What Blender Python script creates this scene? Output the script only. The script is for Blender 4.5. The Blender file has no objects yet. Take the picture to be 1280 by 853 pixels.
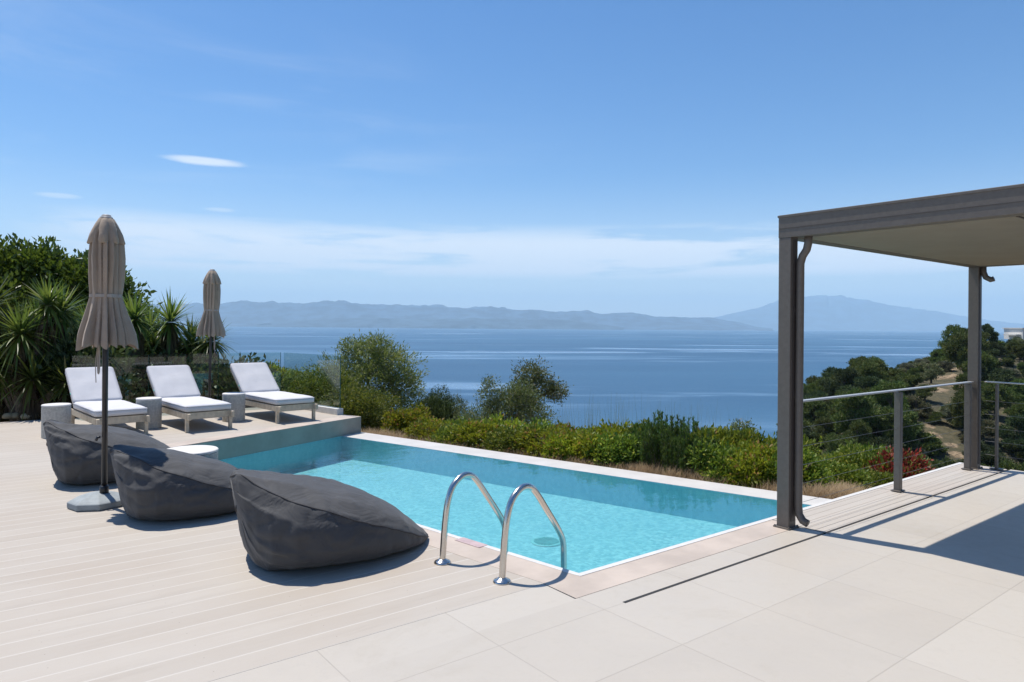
import bpy, math, random
import numpy as np
from mathutils import Vector, Matrix, noise
R = math.radians
random.seed(7)
scene = bpy.context.scene
COL = scene.collection
# ------------------------------------------------------------ camera
EYE = 1.6
cam = bpy.data.cameras.new('camera'); camo = bpy.data.objects.new('camera', cam); COL.objects.link(camo)
cam.sensor_width = 36; cam.lens = 36*870/1280
cam.shift_y = -(426.5-408.0)/1280
cam.clip_start = .05; cam.clip_end = 120000
camo.location = (0, 0, EYE)
camo.rotation_euler = (Matrix.Rotation(R(90), 4, 'X') @ Matrix.Rotation(math.atan(.008), 4, 'Z')).to_euler()
scene.camera = camo
# ------------------------------------------------------------ view
vs = scene.view_settings
vs.view_transform = 'Standard'; vs.look = 'None'; vs.exposure = 0.46; vs.gamma = 1; vs.use_curve_mapping = False
scene.cycles.transparent_max_bounces = 24
scene.cycles.max_bounces = 8
scene.cycles.volume_bounces = 1
# ------------------------------------------------------------ sun + sky
SUN_EL, SUN_AZ = 67.0, -54.0           # azimuth measured from +Y towards +X
sd = Vector((math.sin(R(SUN_AZ))*math.cos(R(SUN_EL)), math.cos(R(SUN_AZ))*math.cos(R(SUN_EL)), math.sin(R(SUN_EL))))
sl = bpy.data.lights.new('sun', 'SUN'); sl.energy = 4.3; sl.angle = R(.5); sl.color = (1, .945, .865)
so = bpy.data.objects.new('sun', sl); COL.objects.link(so)
so.rotation_euler = (-sd).to_track_quat('-Z', 'Y').to_euler(); so.location = (0, 0, 30)
world = bpy.data.worlds.new("World"); scene.world = world; world.use_nodes = True


class NT:
    """tiny node-tree helper"""
    def __init__(s, tree): s.t = tree; s.n = tree.nodes; s.l = tree.links; s.n.clear()
    def add(s, typ, **kw):
        nd = s.n.new(typ)
        for k, v in kw.items():
            if k.startswith('i_'): nd.inputs[k[2:]].default_value = v
            else: setattr(nd, k, v)
        return nd
    def link(s, a, b): s.l.new(a, b)
    def val(s, x, sock):
        if isinstance(x, (int, float)): sock.default_value = x
        else: s.l.new(x, sock)
    def math(s, op, a, b=0.0, c=0.0, clamp=False):
        nd = s.n.new('ShaderNodeMath'); nd.operation = op; nd.use_clamp = clamp
        s.val(a, nd.inputs[0]); s.val(b, nd.inputs[1]); s.val(c, nd.inputs[2]); return nd.outputs[0]
    def noise(s, vec, scale, detail=3, rough=.5, dist=0.0):
        nd = s.n.new('ShaderNodeTexNoise'); nd.inputs['Scale'].default_value = scale
        nd.inputs['Detail'].default_value = detail; nd.inputs['Roughness'].default_value = rough
        nd.inputs['Distortion'].default_value = dist
        if vec is not None: s.l.new(vec, nd.inputs['Vector'])
        return nd.outputs[0]
    def mapping(s, vec, scale=(1, 1, 1), loc=(0, 0, 0), rot=(0, 0, 0)):
        nd = s.n.new('ShaderNodeMapping'); nd.inputs['Scale'].default_value = scale
        nd.inputs['Location'].default_value = loc; nd.inputs['Rotation'].default_value = rot
        s.l.new(vec, nd.inputs['Vector']); return nd.outputs[0]
    def mix(s, fac, a, b):
        nd = s.n.new('ShaderNodeMix'); nd.data_type = 'RGBA'
        s.val(fac, nd.inputs[0])
        for x, k in ((a, 6), (b, 7)):
            if isinstance(x, (tuple, list)): nd.inputs[k].default_value = (*x[:3], 1)
            else: s.l.new(x, nd.inputs[k])
        return nd.outputs[2]
    def ramp(s, fac, lo, hi, a=0.0, b=1.0, smooth=True):
        nd = s.n.new('ShaderNodeMapRange'); nd.interpolation_type = 'SMOOTHSTEP' if smooth else 'LINEAR'
        s.val(fac, nd.inputs[0]); nd.inputs[1].default_value = lo; nd.inputs[2].default_value = hi
        nd.inputs[3].default_value = a; nd.inputs[4].default_value = b; return nd.outputs[0]
    def bump(s, h, strength=.3, dist=.01):
        nd = s.n.new('ShaderNodeBump'); nd.inputs['Strength'].default_value = strength
        nd.inputs['Distance'].default_value = dist; s.l.new(h, nd.inputs['Height']); return nd.outputs[0]
    def sep(s, v):
        nd = s.n.new('ShaderNodeSeparateXYZ'); s.l.new(v, nd.inputs[0]); return nd.outputs


w = NT(world.node_tree)
sky = w.add('ShaderNodeTexSky', sky_type='NISHITA', sun_disc=False, sun_elevation=R(SUN_EL), sun_rotation=R(SUN_AZ),
            altitude=50, air_density=1.0, dust_density=0.3, ozone_density=4.0)
tc = w.add('ShaderNodeTexCoord')
X, Y, Z = w.sep(tc.outputs['Generated'])
az = w.math('ARCTAN2', X, Y)                       # radians
hl = w.math('SQRT', w.math('ADD', w.math('MULTIPLY', X, X), w.math('MULTIPLY', Y, Y)))
el = w.math('ARCTAN2', Z, hl)
comb = w.add('ShaderNodeCombineXYZ'); w.link(az, comb.inputs[0]); w.link(el, comb.inputs[1])
cv = comb.outputs[0]
# long low bank of thin cloud 4-8 degrees up
n1 = w.noise(w.mapping(cv, (3.2, 26, 1), (1.3, .2, 0), (0, 0, R(-1.5))), 1.0, 6, .58, .6)
n2 = w.noise(w.mapping(cv, (9, 60, 1), (5.2, 1.1, 0)), 1.0, 5, .6, .3)
band = w.math('MULTIPLY', w.ramp(el, R(3.2), R(4.6)), w.ramp(el, R(6.6), R(9.0), 1, 0))
azm = w.math('MULTIPLY', w.ramp(az, R(-40), R(-28)), 1.0)
dens = w.math('ADD', w.math('MULTIPLY', n1, .65), w.math('MULTIPLY', n2, .35))
c1 = w.math('MULTIPLY', w.math('MULTIPLY', w.ramp(dens, .33, .52), band), azm)
# low streaks under it
band2 = w.math('MULTIPLY', w.ramp(el, R(1.2), R(2.6)), w.ramp(el, R(4.0), R(5.6), 1, 0))
c2 = w.math('MULTIPLY', w.math('MULTIPLY', w.ramp(n2, .44, .66), band2), .55)
# high faint veil to the upper left
n3 = w.noise(w.mapping(cv, (2.2, 12, 1), (.3, 4.2, 0), (0, 0, R(10))), 1.0, 6, .6, .8)
band3 = w.math('MULTIPLY', w.ramp(el, R(8), R(13)), w.ramp(el, R(17), R(24), 1, 0))
c3 = w.math('MULTIPLY', w.math('MULTIPLY', w.ramp(n3, .42, .75), band3), w.ramp(az, R(10), R(-30), 0, .26))


def lens_cloud(a0, e0, wa, we, amt):
    da = w.math('DIVIDE', w.math('SUBTRACT', az, R(a0)), R(wa))
    de = w.math('DIVIDE', w.math('SUBTRACT', el, R(e0)), R(we))
    r = w.math('SQRT', w.math('ADD', w.math('MULTIPLY', da, da), w.math('MULTIPLY', de, de)))
    r = w.math('ADD', r, w.math('MULTIPLY', w.math('SUBTRACT', n2, .5), 1.1))
    return w.ramp(r, .35, 1.15, amt, 0)


c4 = lens_cloud(-23.9, 12.05, 3.0, .34, .85)
c5 = lens_cloud(-33.2, 8.7, 1.7, .25, .5)
c6 = lens_cloud(-22.9, 8.6, 1.4, .2, .45)
c7 = lens_cloud(-10.5, 3.0, 4.0, .28, .35)
c8 = lens_cloud(17.0, 8.7, 4.5, .5, .12)
tot = c1
for c in (c2, c3, c4, c5, c6, c7, c8): tot = w.math('MAXIMUM', tot, c)
veil = w.ramp(el, R(0), R(13), .46, 0)
tot = w.math('MAXIMUM', w.math('MULTIPLY', tot, .95, clamp=True), veil)
hs = w.add('ShaderNodeHueSaturation'); hs.inputs['Saturation'].default_value = 1.26; hs.inputs['Hue'].default_value = .503
w.link(sky.outputs[0], hs.inputs['Color'])
skyc = w.mix(tot, hs.outputs[0], (7.1, 7.5, 7.9))
bg = w.add('ShaderNodeBackground'); bg.inputs['Strength'].default_value = .101
w.link(skyc, bg.inputs['Color'])
out = w.add('ShaderNodeOutputWorld'); w.link(bg.outputs[0], out.inputs['Surface'])

# ------------------------------------------------------------ helpers: geometry
T = R(38)                     # the house, deck and pool share one grid (a along the pool's near edge, b towards the sea)
CT, ST = math.cos(T), math.sin(T)
def W(a, b, z=0.0): return Vector((a*CT-b*ST, a*ST+b*CT, z))
AV, BV = Vector((CT, ST, 0)), Vector((-ST, CT, 0))


class MB:
    """collects polygons into ONE mesh"""
    def __init__(s): s.v = []; s.f = []
    def poly(s, vs, fs):
        o = len(s.v); s.v += [tuple(p) for p in vs]; s.f += [tuple(i+o for i in f) for f in fs]; return s
    def box(s, c, d, M=None):
        cx, cy, cz = c; x, y, z = d[0]/2, d[1]/2, d[2]/2
        vs = [Vector((sx*x, sy*y, sz*z)) for sz in (-1, 1) for sx, sy in ((-1, -1), (1, -1), (1, 1), (-1, 1))]
        if M is not None: vs = [M @ v for v in vs]
        vs = [v+Vector(c) for v in vs]
        return s.poly(vs, [(3, 2, 1, 0), (4, 5, 6, 7), (0, 1, 5, 4), (1, 2, 6, 5), (2, 3, 7, 6), (3, 0, 4, 7)])
    def tube(s, pts, r, n=10, cap=True):
        pts = [Vector(p) for p in pts]; N = len(pts); rs = r if isinstance(r, (list, tuple)) else [r]*N
        up = None; rings = []
        for i, p in enumerate(pts):
            t = (pts[min(i+1, N-1)]-pts[max(i-1, 0)]).normalized()
            if up is None:
                up = Vector((0, 0, 1)) if abs(t.z) < .9 else Vector((1, 0, 0))
            u = (up-t*up.dot(t)).normalized(); v = t.cross(u); up = u
            rings.append([p+(u*math.cos(2*math.pi*k/n)+v*math.sin(2*math.pi*k/n))*rs[i] for k in range(n)])
        vs = [q for rg in rings for q in rg]
        fs = [(i*n+k, i*n+(k+1) % n, (i+1)*n+(k+1) % n, (i+1)*n+k) for i in range(N-1) for k in range(n)]
        if cap: fs += [tuple(range(n-1, -1, -1)), tuple((N-1)*n+k for k in range(n))]
        return s.poly(vs, fs)
    def lathe(s, prof, n=32, c=(0, 0, 0), cap=True):
        vs = [(c[0]+r*math.cos(2*math.pi*k/n), c[1]+r*math.sin(2*math.pi*k/n), c[2]+z) for r, z in prof for k in range(n)]
        fs = [(i*n+k, i*n+(k+1) % n, (i+1)*n+(k+1) % n, (i+1)*n+k) for i in range(len(prof)-1) for k in range(n)]
        if cap: fs += [tuple(range(n-1, -1, -1)), tuple((len(prof)-1)*n+k for k in range(n))]
        return s.poly(vs, fs)
    def prism(s, pts, z0, z1):
        n = len(pts); vs = [(p[0], p[1], z0) for p in pts]+[(p[0], p[1], z1) for p in pts]
        return s.poly(vs, [tuple(range(n-1, -1, -1)), tuple(range(n, 2*n))]+[(i, (i+1) % n, n+(i+1) % n, n+i) for i in range(n)])
    def build(s, name, mat, parent=None, smooth=False, bevel=0, loc=None, rz=None, seg=2, sub=0):
        me = bpy.data.meshes.new(name); me.from_pydata(s.v, [], s.f); me.update()
        me.materials.append(mat)
        if smooth: me.polygons.foreach_set('use_smooth', [True]*len(me.polygons))
        o = bpy.data.objects.new(name, me); COL.objects.link(o)
        if parent: o.parent = parent
        if loc is not None: o.location = loc
        if rz is not None: o.rotation_euler = (0, 0, rz)
        if bevel:
            m = o.modifiers.new('bevel', 'BEVEL'); m.width = bevel; m.segments = seg; m.limit_method = 'ANGLE'; m.angle_limit = R(40)
        if sub:
            m = o.modifiers.new('subd', 'SUBSURF'); m.levels = m.render_levels = sub
        return o


def tag(o, label=None, cat=None, group=None, kind=None):
    if label: o['label'] = label
    if cat: o['category'] = cat
    if group: o['group'] = group
    if kind: o['kind'] = kind
    return o
def empty(name, loc=(0, 0, 0), rz=0.0, label=None, cat=None, group=None):
    o = bpy.data.objects.new(name, None); COL.objects.link(o); o.location = loc; o.rotation_euler = (0, 0, rz)
    o.empty_display_size = .1
    return tag(o, label, cat, group)
def copy_tree(o, parent=None):
    c = o.copy(); COL.objects.link(c); c.parent = parent
    for ch in list(KIDS.get(o.name, [])):
        copy_tree_child(ch, c)
    return c
def copy_tree_child(ch, c):
    d = ch.copy(); COL.objects.link(d); d.parent = c
    for g in [x for x in list(COL.objects) if x.parent == ch]:
        copy_tree_child(g, d)
KIDS = {}
def reg(o): KIDS[o.name] = [x for x in COL.objects if x.parent == o]; return o
def np_mesh(name, V, Fq, mats, smooth=False, midx=None):
    me = bpy.data.meshes.new(name); V = np.asarray(V, np.float32); Fq = np.asarray(Fq, np.int32)
    k = Fq.shape[1]
    me.vertices.add(len(V)); me.vertices.foreach_set('co', V.ravel())
    me.loops.add(Fq.size); me.loops.foreach_set('vertex_index', Fq.ravel())
    me.polygons.add(len(Fq)); me.polygons.foreach_set('loop_start', np.arange(0, Fq.size, k, dtype=np.int32))
    me.polygons.foreach_set('loop_total', np.full(len(Fq), k, np.int32))
    for m in mats: me.materials.append(m)
    if midx is not None: me.polygons.foreach_set('material_index', np.asarray(midx, np.int32))
    if smooth: me.polygons.foreach_set('use_smooth', np.ones(len(Fq), bool))
    me.update(calc_edges=True); me.validate()
    return me
def link_mesh(name, me, parent=None, loc=None):
    o = bpy.data.objects.new(name, me); COL.objects.link(o)
    if parent: o.parent = parent
    if loc is not None: o.location = loc
    return o

# ------------------------------------------------------------ helpers: materials
def mat(name):
    m = bpy.data.materials.new(name); m.use_nodes = True; t = NT(m.node_tree)
    o = t.add('ShaderNodeOutputMaterial'); p = t.add('ShaderNodeBsdfPrincipled'); t.link(p.outputs[0], o.inputs['Surface'])
    c = t.add('ShaderNodeTexCoord')
    return m, t, p, c.outputs['Object'], o
def simple(name, col, rough=.5, metal=0.0, var=.12, nscale=8.0, bump=0.0, bscale=60.0, bdist=.003, spec=.5):
    m, t, p, oc, _ = mat(name)
    n = t.noise(oc, nscale, 4, .6)
    a = tuple(x*(1-var) for x in col); b = tuple(min(1, x*(1+var)) for x in col)
    t.link(t.mix(t.ramp(n, .3, .7), a, b), p.inputs['Base Color'])
    p.inputs['Roughness'].default_value = rough; p.inputs['Metallic'].default_value = metal
    p.inputs['Specular IOR Level'].default_value = spec
    if bump: t.link(t.bump(t.noise(oc, bscale, 3), bump, bdist), p.inputs['Normal'])
    return m


# planked deck: boards run along local x, pitch .165 in y
def boards_mat(name, pitch, phase, cols, groove_col, groove=.05, stain=True):
    m, t, p, oc, _ = mat(name)
    x, y, z = t.sep(oc)
    r = t.math('DIVIDE', t.math('SUBTRACT', y, phase), pitch)
    idx = t.math('FLOOR', r); fr = t.math('FRACT', r)
    wn = t.add('ShaderNodeTexWhiteNoise', noise_dimensions='1D'); t.link(idx, wn.inputs['W'])
    grain = t.noise(t.mapping(oc, (1.6, 45, 1)), 1.0, 6, .65)
    big = t.noise(oc, .55, 4, .6)
    speck = t.noise(oc, 140, 2, .6)
    c = t.mix(wn.outputs[0], cols[0], cols[1])
    c = t.mix(t.ramp(grain, .25, .75, 0, .55), c, cols[2])
    c = t.mix(t.ramp(big, .35, .7, 0, .6), c, cols[3])
    c = t.mix(t.ramp(speck, .55, .8, 0, .18), c, (.30, .25, .21))
    e = t.math('ABSOLUTE', t.math('SUBTRACT', fr, .5))
    dots = t.math('MULTIPLY', t.ramp(t.math('ABSOLUTE', t.math('SUBTRACT', t.math('FRACT', t.math('DIVIDE', x, .6)), .5)), .0035, .0055, 1, 0), t.ramp(t.math('ABSOLUTE', t.math('SUBTRACT', fr, .5)), .012, .020, 1, 0))
    c = t.mix(t.math('MULTIPLY', dots, .55), c, (.16, .13, .10))
    streaks = t.noise(t.mapping(oc, (.7, 6, 1), (2, 5, 0)), 1.0, 5, .7)
    c = t.mix(t.ramp(streaks, .5, .75, 0, .35), c, (.31, .27, .225))
    g = t.ramp(e, .5-groove*1.6, .5-groove*.6)
    c = t.mix(g, c, groove_col)
    t.link(c, p.inputs['Base Color'])
    p.inputs['Roughness'].default_value = .62
    p.inputs['Specular IOR Level'].default_value = .3
    h = t.math('ADD', t.math('MULTIPLY', g, -1.0), t.math('MULTIPLY', grain, .25))
    t.link(t.bump(h, .5, .003), p.inputs['Normal'])
    return m
def tile_mat(name):
    m, t, p, oc, _ = mat(name)
    x, y, z = t.sep(oc)
    def lines(v, ph, per, wd):
        f = t.math('FRACT', t.math('DIVIDE', t.math('SUBTRACT', v, ph), per))
        e = t.math('MULTIPLY', t.math('SUBTRACT', .5, t.math('ABSOLUTE', t.math('SUBTRACT', f, .5))), per)
        return t.ramp(e, wd*.5, wd, 1, 0)
    def cell(v, ph, per): return t.math('FLOOR', t.math('DIVIDE', t.math('SUBTRACT', v, ph), per))
    la = lines(x, 2.849, .745, .0045)
    lb = lines(y, 2.23, .745, .0045)
    lb = t.math('MULTIPLY', lb, t.ramp(y, 2.6, 2.61, 1, 0))
    l3 = t.ramp(t.math('ABSOLUTE', t.math('SUBTRACT', y, 2.775)), .002, .004, 1, 0)
    g = t.math('MAXIMUM', t.math('MAXIMUM', la, lb), l3)
    cb = t.add('ShaderNodeCombineXYZ'); t.link(cell(x, 2.849, .745), cb.inputs[0]); t.link(cell(y, 2.23, .745), cb.inputs[1])
    wn = t.add('ShaderNodeTexWhiteNoise', noise_dimensions='3D'); t.link(cb.outputs[0], wn.inputs['Vector'])
    n = t.noise(oc, 1.3, 6, .62, .4); n2 = t.noise(oc, 9, 5, .7); sp = t.noise(oc, 220, 2, .5)
    n4 = t.noise(oc, .5, 3, .5)
    c = t.mix(wn.outputs[0], (.42, .382, .330), (.475, .438, .382))
    c = t.mix(t.ramp(n, .3, .72, 0, .55), c, (.475, .432, .37))
    c = t.mix(t.ramp(n4, .4, .7, 0, .4), c, (.452, .40, .335))
    c = t.mix(t.ramp(n2, .5, .8, 0, .35), c, (.375, .35, .31))
    c = t.mix(t.ramp(sp, .6, .8, 0, .15), c, (.34, .30, .26))
    st1 = t.noise(t.mapping(oc, (1, 1, 1), (7, 3, 0)), .9, 7, .72, 1.2)
    c = t.mix(t.ramp(st1, .55, .72, 0, .30), c, (.36, .315, .25))
    c = t.mix(t.math('MULTIPLY', g, .30), c, (.22, .19, .16))
    t.link(c, p.inputs['Base Color'])
    t.link(t.ramp(n2, .2, .8, .42, .6), p.inputs['Roughness'])
    p.inputs['Specular IOR Level'].default_value = .35
    t.link(t.bump(t.math('SUBTRACT', t.math('MULTIPLY', n2, .1), g), .35, .002), p.inputs['Normal'])
    return m


M = {}
M['deck'] = boards_mat('deck_boards', .165, 3.28+.165*.0, ((.405, .362, .31), (.455, .415, .362), (.42, .38, .332), (.385, .325, .265)), (.49, .455, .405), .035)
M['strip'] = boards_mat('strip_boards', .082, 2.785, ((.43, .395, .35), (.47, .435, .39), (.44, .405, .36), (.44, .38, .33)), (.27, .23, .19), .03)
M['tile'] = tile_mat('patio_tile')
M['coping'] = simple('coping_stone', (.47, .395, .33), .55, var=.12, nscale=2.2, bump=.25, bscale=180, bdist=.002)
M['rim'] = simple('rim_stone', (.56, .535, .50), .45, var=.06, nscale=3, bump=.15, bscale=120)
M['trim'] = simple('white_trim', (.60, .585, .56), .5, var=.05)
M['dark_gap'] = simple('dark_gap', (.03, .028, .026), .8)
M['wallgrey'] = simple('pool_wall_plaster', (.27, .272, .235), .6, var=.12, nscale=3)
M['metal'] = simple('taupe_powdercoat', (.118, .102, .088), .42, metal=.0, var=.08, nscale=30, spec=.5)
M['metal2'] = simple('taupe_groove', (.06, .05, .046), .5, var=.06)
M['soffit'] = simple('soffit_sheet', (.225, .195, .15), .6, var=.06, nscale=3)
M['steel'] = simple('brushed_steel', (.60, .57, .53), .2, metal=1.0, var=.05, nscale=60)
M['railtop'] = simple('satin_rail', (.48, .48, .48), .4, metal=.5, var=.05)
M['cable'] = simple('steel_cable', (.22, .22, .22), .4, metal=.8)
M['black'] = simple('black_pole', (.018, .018, .021), .35, var=.1)
M['concrete'] = simple('speckled_concrete', (.43, .41, .365), .85, var=.16, nscale=34, bump=.5, bscale=90, bdist=.004)
M['concrete_top'] = simple('concrete_top', (.62, .60, .57), .8, var=.06, nscale=20, bump=.2)
M['base'] = simple('parasol_base', (.27, .30, .31), .7, var=.12, nscale=14, bump=.3, bscale=120)
M['teak'] = simple('whitewashed_teak', (.50, .42, .31), .6, var=.16, nscale=12, bump=.2, bscale=80)
M['cushion'] = simple('white_cushion', (.56, .555, .57), .85, var=.03, nscale=5, bump=.25, bscale=14, bdist=.006)
M['piping'] = simple('grey_piping', (.42, .42, .44), .8)
M['tealtag'] = simple('teal_tag', (.15, .55, .50), .6)
M['curb'] = simple('white_kerb', (.58, .57, .54), .7, var=.08)
M['villa'] = simple('villa_render', (.55, .52, .47), .8, var=.05, nscale=1.5)
M['darkglass'] = simple('dark_glazing', (.03, .035, .04), .08, var=.1)
M['bark'] = simple('bark', (.13, .10, .075), .9, var=.35, nscale=14, bump=.6, bscale=25, bdist=.02)
M['yuccabark'] = simple('yucca_bark', (.14, .11, .08), .95, var=.4, nscale=20, bump=.8, bscale=30, bdist=.02)


def fabric(name, col, wr=.5, scale=6.0):
    m, t, p, oc, _ = mat(name)
    n = t.noise(oc, 3, 4, .6); wv = t.noise(oc, 420, 1, .5)
    fold = t.noise(t.mapping(oc, (1, 1, 1)), scale, 3, .55, 1.2)
    c = t.mix(t.ramp(n, .3, .7), tuple(x*.88 for x in col), tuple(x*1.1 for x in col))
    t.link(c, p.inputs['Base Color']); p.inputs['Roughness'].default_value = .78
    p.inputs['Sheen Weight'].default_value = .12
    p.inputs['Specular IOR Level'].default_value = .35
    h = t.math('ADD', t.math('MULTIPLY', fold, 1.0), t.math('MULTIPLY', wv, .02))
    t.link(t.bump(h, wr, .03), p.inputs['Normal'])
    return m
M['bean'] = fabric('charcoal_fabric', (.058, .058, .060), .6, 4.0)
M['beanpipe'] = simple('charcoal_piping', (.035, .034, .036), .8)
M['canopy'] = fabric('taupe_canvas', (.335, .26, .195), .25, 9.0)
M['strapgrey'] = simple('strap_canvas', (.36, .31, .27), .85)

# glass pane
m, t, p, oc, o = mat('clear_glass')
tr = t.add('ShaderNodeBsdfTransparent'); tr.inputs[0].default_value = (.88, .94, .92, 1)
gl = t.add('ShaderNodeBsdfGlossy'); gl.inputs['Roughness'].default_value = .0
fr = t.add('ShaderNodeFresnel'); gg = t.add('ShaderNodeNewGeometry'); t.link(t.ramp(gg.outputs['Backfacing'], 0, 1, 1.5, 1/1.5, False), fr.inputs[0])
mx = t.add('ShaderNodeMixShader'); t.link(t.math('MULTIPLY', fr.outputs[0], 1.15, clamp=True), mx.inputs[0])
t.link(tr.outputs[0], mx.inputs[1]); t.link(gl.outputs[0], mx.inputs[2]); t.link(mx.outputs[0], o.inputs['Surface'])
M['glass'] = m

# pool water
m, t, p, oc, o = mat('pool_water')
tr = t.add('ShaderNodeBsdfTransparent'); tr.inputs[0].default_value = (.80, .965, .985, 1)
gl = t.add('ShaderNodeBsdfGlossy'); gl.inputs['Roughness'].default_value = .015
na = t.noise(t.mapping(oc, (1.0, 1.5, 1)), 3.2, 3, .55, .5); nb = t.noise(oc, 16, 2, .5)
bn = t.bump(t.math('ADD', na, t.math('MULTIPLY', nb, .12)), .16, .03)
t.link(bn, gl.inputs['Normal'])
fr = t.add('ShaderNodeFresnel'); fr.inputs[0].default_value = 1.33; t.link(bn, fr.inputs['Normal'])
mx = t.add('ShaderNodeMixShader'); t.link(fr.outputs[0], mx.inputs[0])
t.link(tr.outputs[0], mx.inputs[1]); t.link(gl.outputs[0], mx.inputs[2]); t.link(mx.outputs[0], o.inputs['Surface'])
M['water'] = m
# pool lining: small glass mosaic
m, t, p, oc, o = mat('pool_mosaic')
vo = t.add('ShaderNodeTexVoronoi'); vo.inputs['Scale'].default_value = 24; vo.inputs['Randomness'].default_value = .35
t.link(t.mapping(oc, (1, 1, 1)), vo.inputs['Vector'])
vo2 = t.add('ShaderNodeTexVoronoi', feature='SMOOTH_F1'); vo2.inputs['Scale'].default_value = 5.5
wob = t.add('ShaderNodeVectorMath', operation='ADD')
nz = t.n.new('ShaderNodeTexNoise'); nz.inputs['Scale'].default_value = 3.5; t.link(oc, nz.inputs['Vector'])
t.link(oc, wob.inputs[0]); t.link(nz.outputs['Color'], wob.inputs[1]); t.link(wob.outputs[0], vo2.inputs['Vector'])
sp = t.sep(vo.outputs['Color'])
c = t.mix(sp[0], (.13, .35, .40), (.26, .52, .55))
c = t.mix(t.ramp(t.noise(oc, 1.4, 3), .35, .7, 0, .3), c, (.155, .40, .46))
t.link(c, p.inputs['Base Color']); p.inputs['Roughness'].default_value = .5
M['mosaic'] = m
m, t, p, oc, o = mat('pool_wall_mosaic')
vo = t.add('ShaderNodeTexVoronoi'); vo.inputs['Scale'].default_value = 24; vo.inputs['Randomness'].default_value = .35; t.link(oc, vo.inputs['Vector'])
t.link(t.mix(t.sep(vo.outputs['Color'])[0], (.27, .56, .66), (.34, .63, .72)), p.inputs['Base Color']); p.inputs['Roughness'].default_value = .5
M['mosaic_wall'] = m

# sea
m, t, p, oc, o = mat('sea_water')
geo = t.add('ShaderNodeNewGeometry'); pos = geo.outputs['Position']
px_, py_, pz_ = t.sep(pos)
streak = t.noise(t.mapping(pos, (.0017, .0060, 1), (0, 0, 0), (0, 0, R(3))), 1.0, 5, .55, .5)
streak2 = t.noise(t.mapping(pos, (.006, .026, 1), (3, 7, 0), (0, 0, R(-4))), 1.0, 4, .6, .4)
patch = t.ramp(t.noise(t.mapping(pos, (.0022, .0035, 1), (9, 2, 0)), 1.0, 3, .5), .40, .58)
streak = t.math('MULTIPLY', streak, t.math('ADD', .86, t.math('MULTIPLY', patch, .14)))
slick = t.math('MAXIMUM', t.ramp(streak, .51, .66), t.math('MULTIPLY', t.math('MULTIPLY', patch, t.ramp(streak2, .48, .66)), t.ramp(py_, 300, 2500, .7, 0)))
c = t.mix(t.ramp(t.noise(t.mapping(pos, (.0008, .003, 1)), 1.0, 4), .3, .7), (.026, .082, .155), (.040, .115, .20))
c = t.mix(t.math('MULTIPLY', slick, .7), c, (.15, .26, .39))
t.link(c, p.inputs['Base Color'])
t.link(t.ramp(slick, 0, 1, .42, .25), p.inputs['Roughness'])
p.inputs['IOR'].default_value = 1.33
wv = t.noise(t.mapping(pos, (.10, .22, 1)), 1.0, 6, .7); wv2 = t.noise(t.mapping(pos, (.9, 1.6, 1)), 1.0, 3, .6)
bs = t.n.new('ShaderNodeBump'); bs.inputs['Distance'].default_value = 1.4; t.link(t.ramp(slick, 0, 1, .55, .2), bs.inputs['Strength'])
t.link(t.math('ADD', wv, t.math('MULTIPLY', wv2, .2)), bs.inputs['Height']); t.link(bs.outputs[0], p.inputs['Normal'])
M['sea'] = m

def leaf_mat(name, c0, c1, c2=None, amt2=.12, trans=.35, rough=.5, nsc=1.2):
    m, t, p, oc, o = mat(name)
    geo = t.add('ShaderNodeNewGeometry'); rnd = geo.outputs['Random Per Island']
    inf = t.add('ShaderNodeObjectInfo')
    c = t.mix(t.math('POWER', rnd, 1.5), c0, c1)
    c = t.mix(t.math('MULTIPLY', t.noise(oc, nsc, 2), .35), c, tuple(x*.7 for x in c0))
    if c2: c = t.mix(t.ramp(t.math('FRACT', t.math('MULTIPLY', rnd, 7.31)), 1-amt2, 1-amt2*.6), c, c2)
    hv = t.add('ShaderNodeHueSaturation'); t.link(c, hv.inputs['Color'])
    t.link(t.ramp(inf.outputs['Random'], 0, 1, .72, 1.25, False), hv.inputs['Value'])
    t.link(t.ramp(inf.outputs['Random'], 0, 1, .478, .512, False), hv.inputs['Hue'])
    c = hv.outputs[0]
    t.link(c, p.inputs['Base Color']); p.inputs['Roughness'].default_value = rough
    p.inputs['Specular IOR Level'].default_value = .35
    tl = t.add('ShaderNodeBsdfTranslucent')
    hv2 = t.add('ShaderNodeHueSaturation'); t.link(c, hv2.inputs['Color']); hv2.inputs['Value'].default_value = 1.6; hv2.inputs['Hue'].default_value = .485
    t.link(hv2.outputs[0], tl.inputs['Color'])
    mx = t.add('ShaderNodeMixShader'); mx.inputs[0].default_value = trans
    t.link(p.outputs[0], mx.inputs[1]); t.link(tl.outputs[0], mx.inputs[2]); t.link(mx.outputs[0], o.inputs['Surface'])
    return m
L = {}
L['pitto'] = leaf_mat('hedge_leaf', (.13, .18, .012), (.28, .32, .025), (.30, .19, .05), .12)
L['pitto2'] = leaf_mat('hedge_leaf_green', (.08, .145, .016), (.18, .245, .025), (.34, .36, .07), .12)
L['rosemary'] = leaf_mat('needle_shrub_leaf', (.05, .11, .02), (.11, .19, .035), None, 0, .3)
L['lentisk'] = leaf_mat('dark_shrub_leaf', (.065, .105, .014), (.17, .20, .025), (.23, .22, .04), .1)
L['darkround'] = leaf_mat('dark_round_leaf', (.035, .06, .018), (.085, .115, .03), None, 0, .2)
L['olive'] = leaf_mat('olive_leaf', (.115, .155, .04), (.24, .285, .07), (.25, .27, .18), .12, .25)
L['wild'] = leaf_mat('wild_olive_leaf', (.10, .145, .045), (.21, .265, .085), (.24, .23, .16), .1, .2)
L['red'] = leaf_mat('red_tip_leaf', (.13, .022, .016), (.30, .05, .028), (.11, .15, .03), .42)
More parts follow.
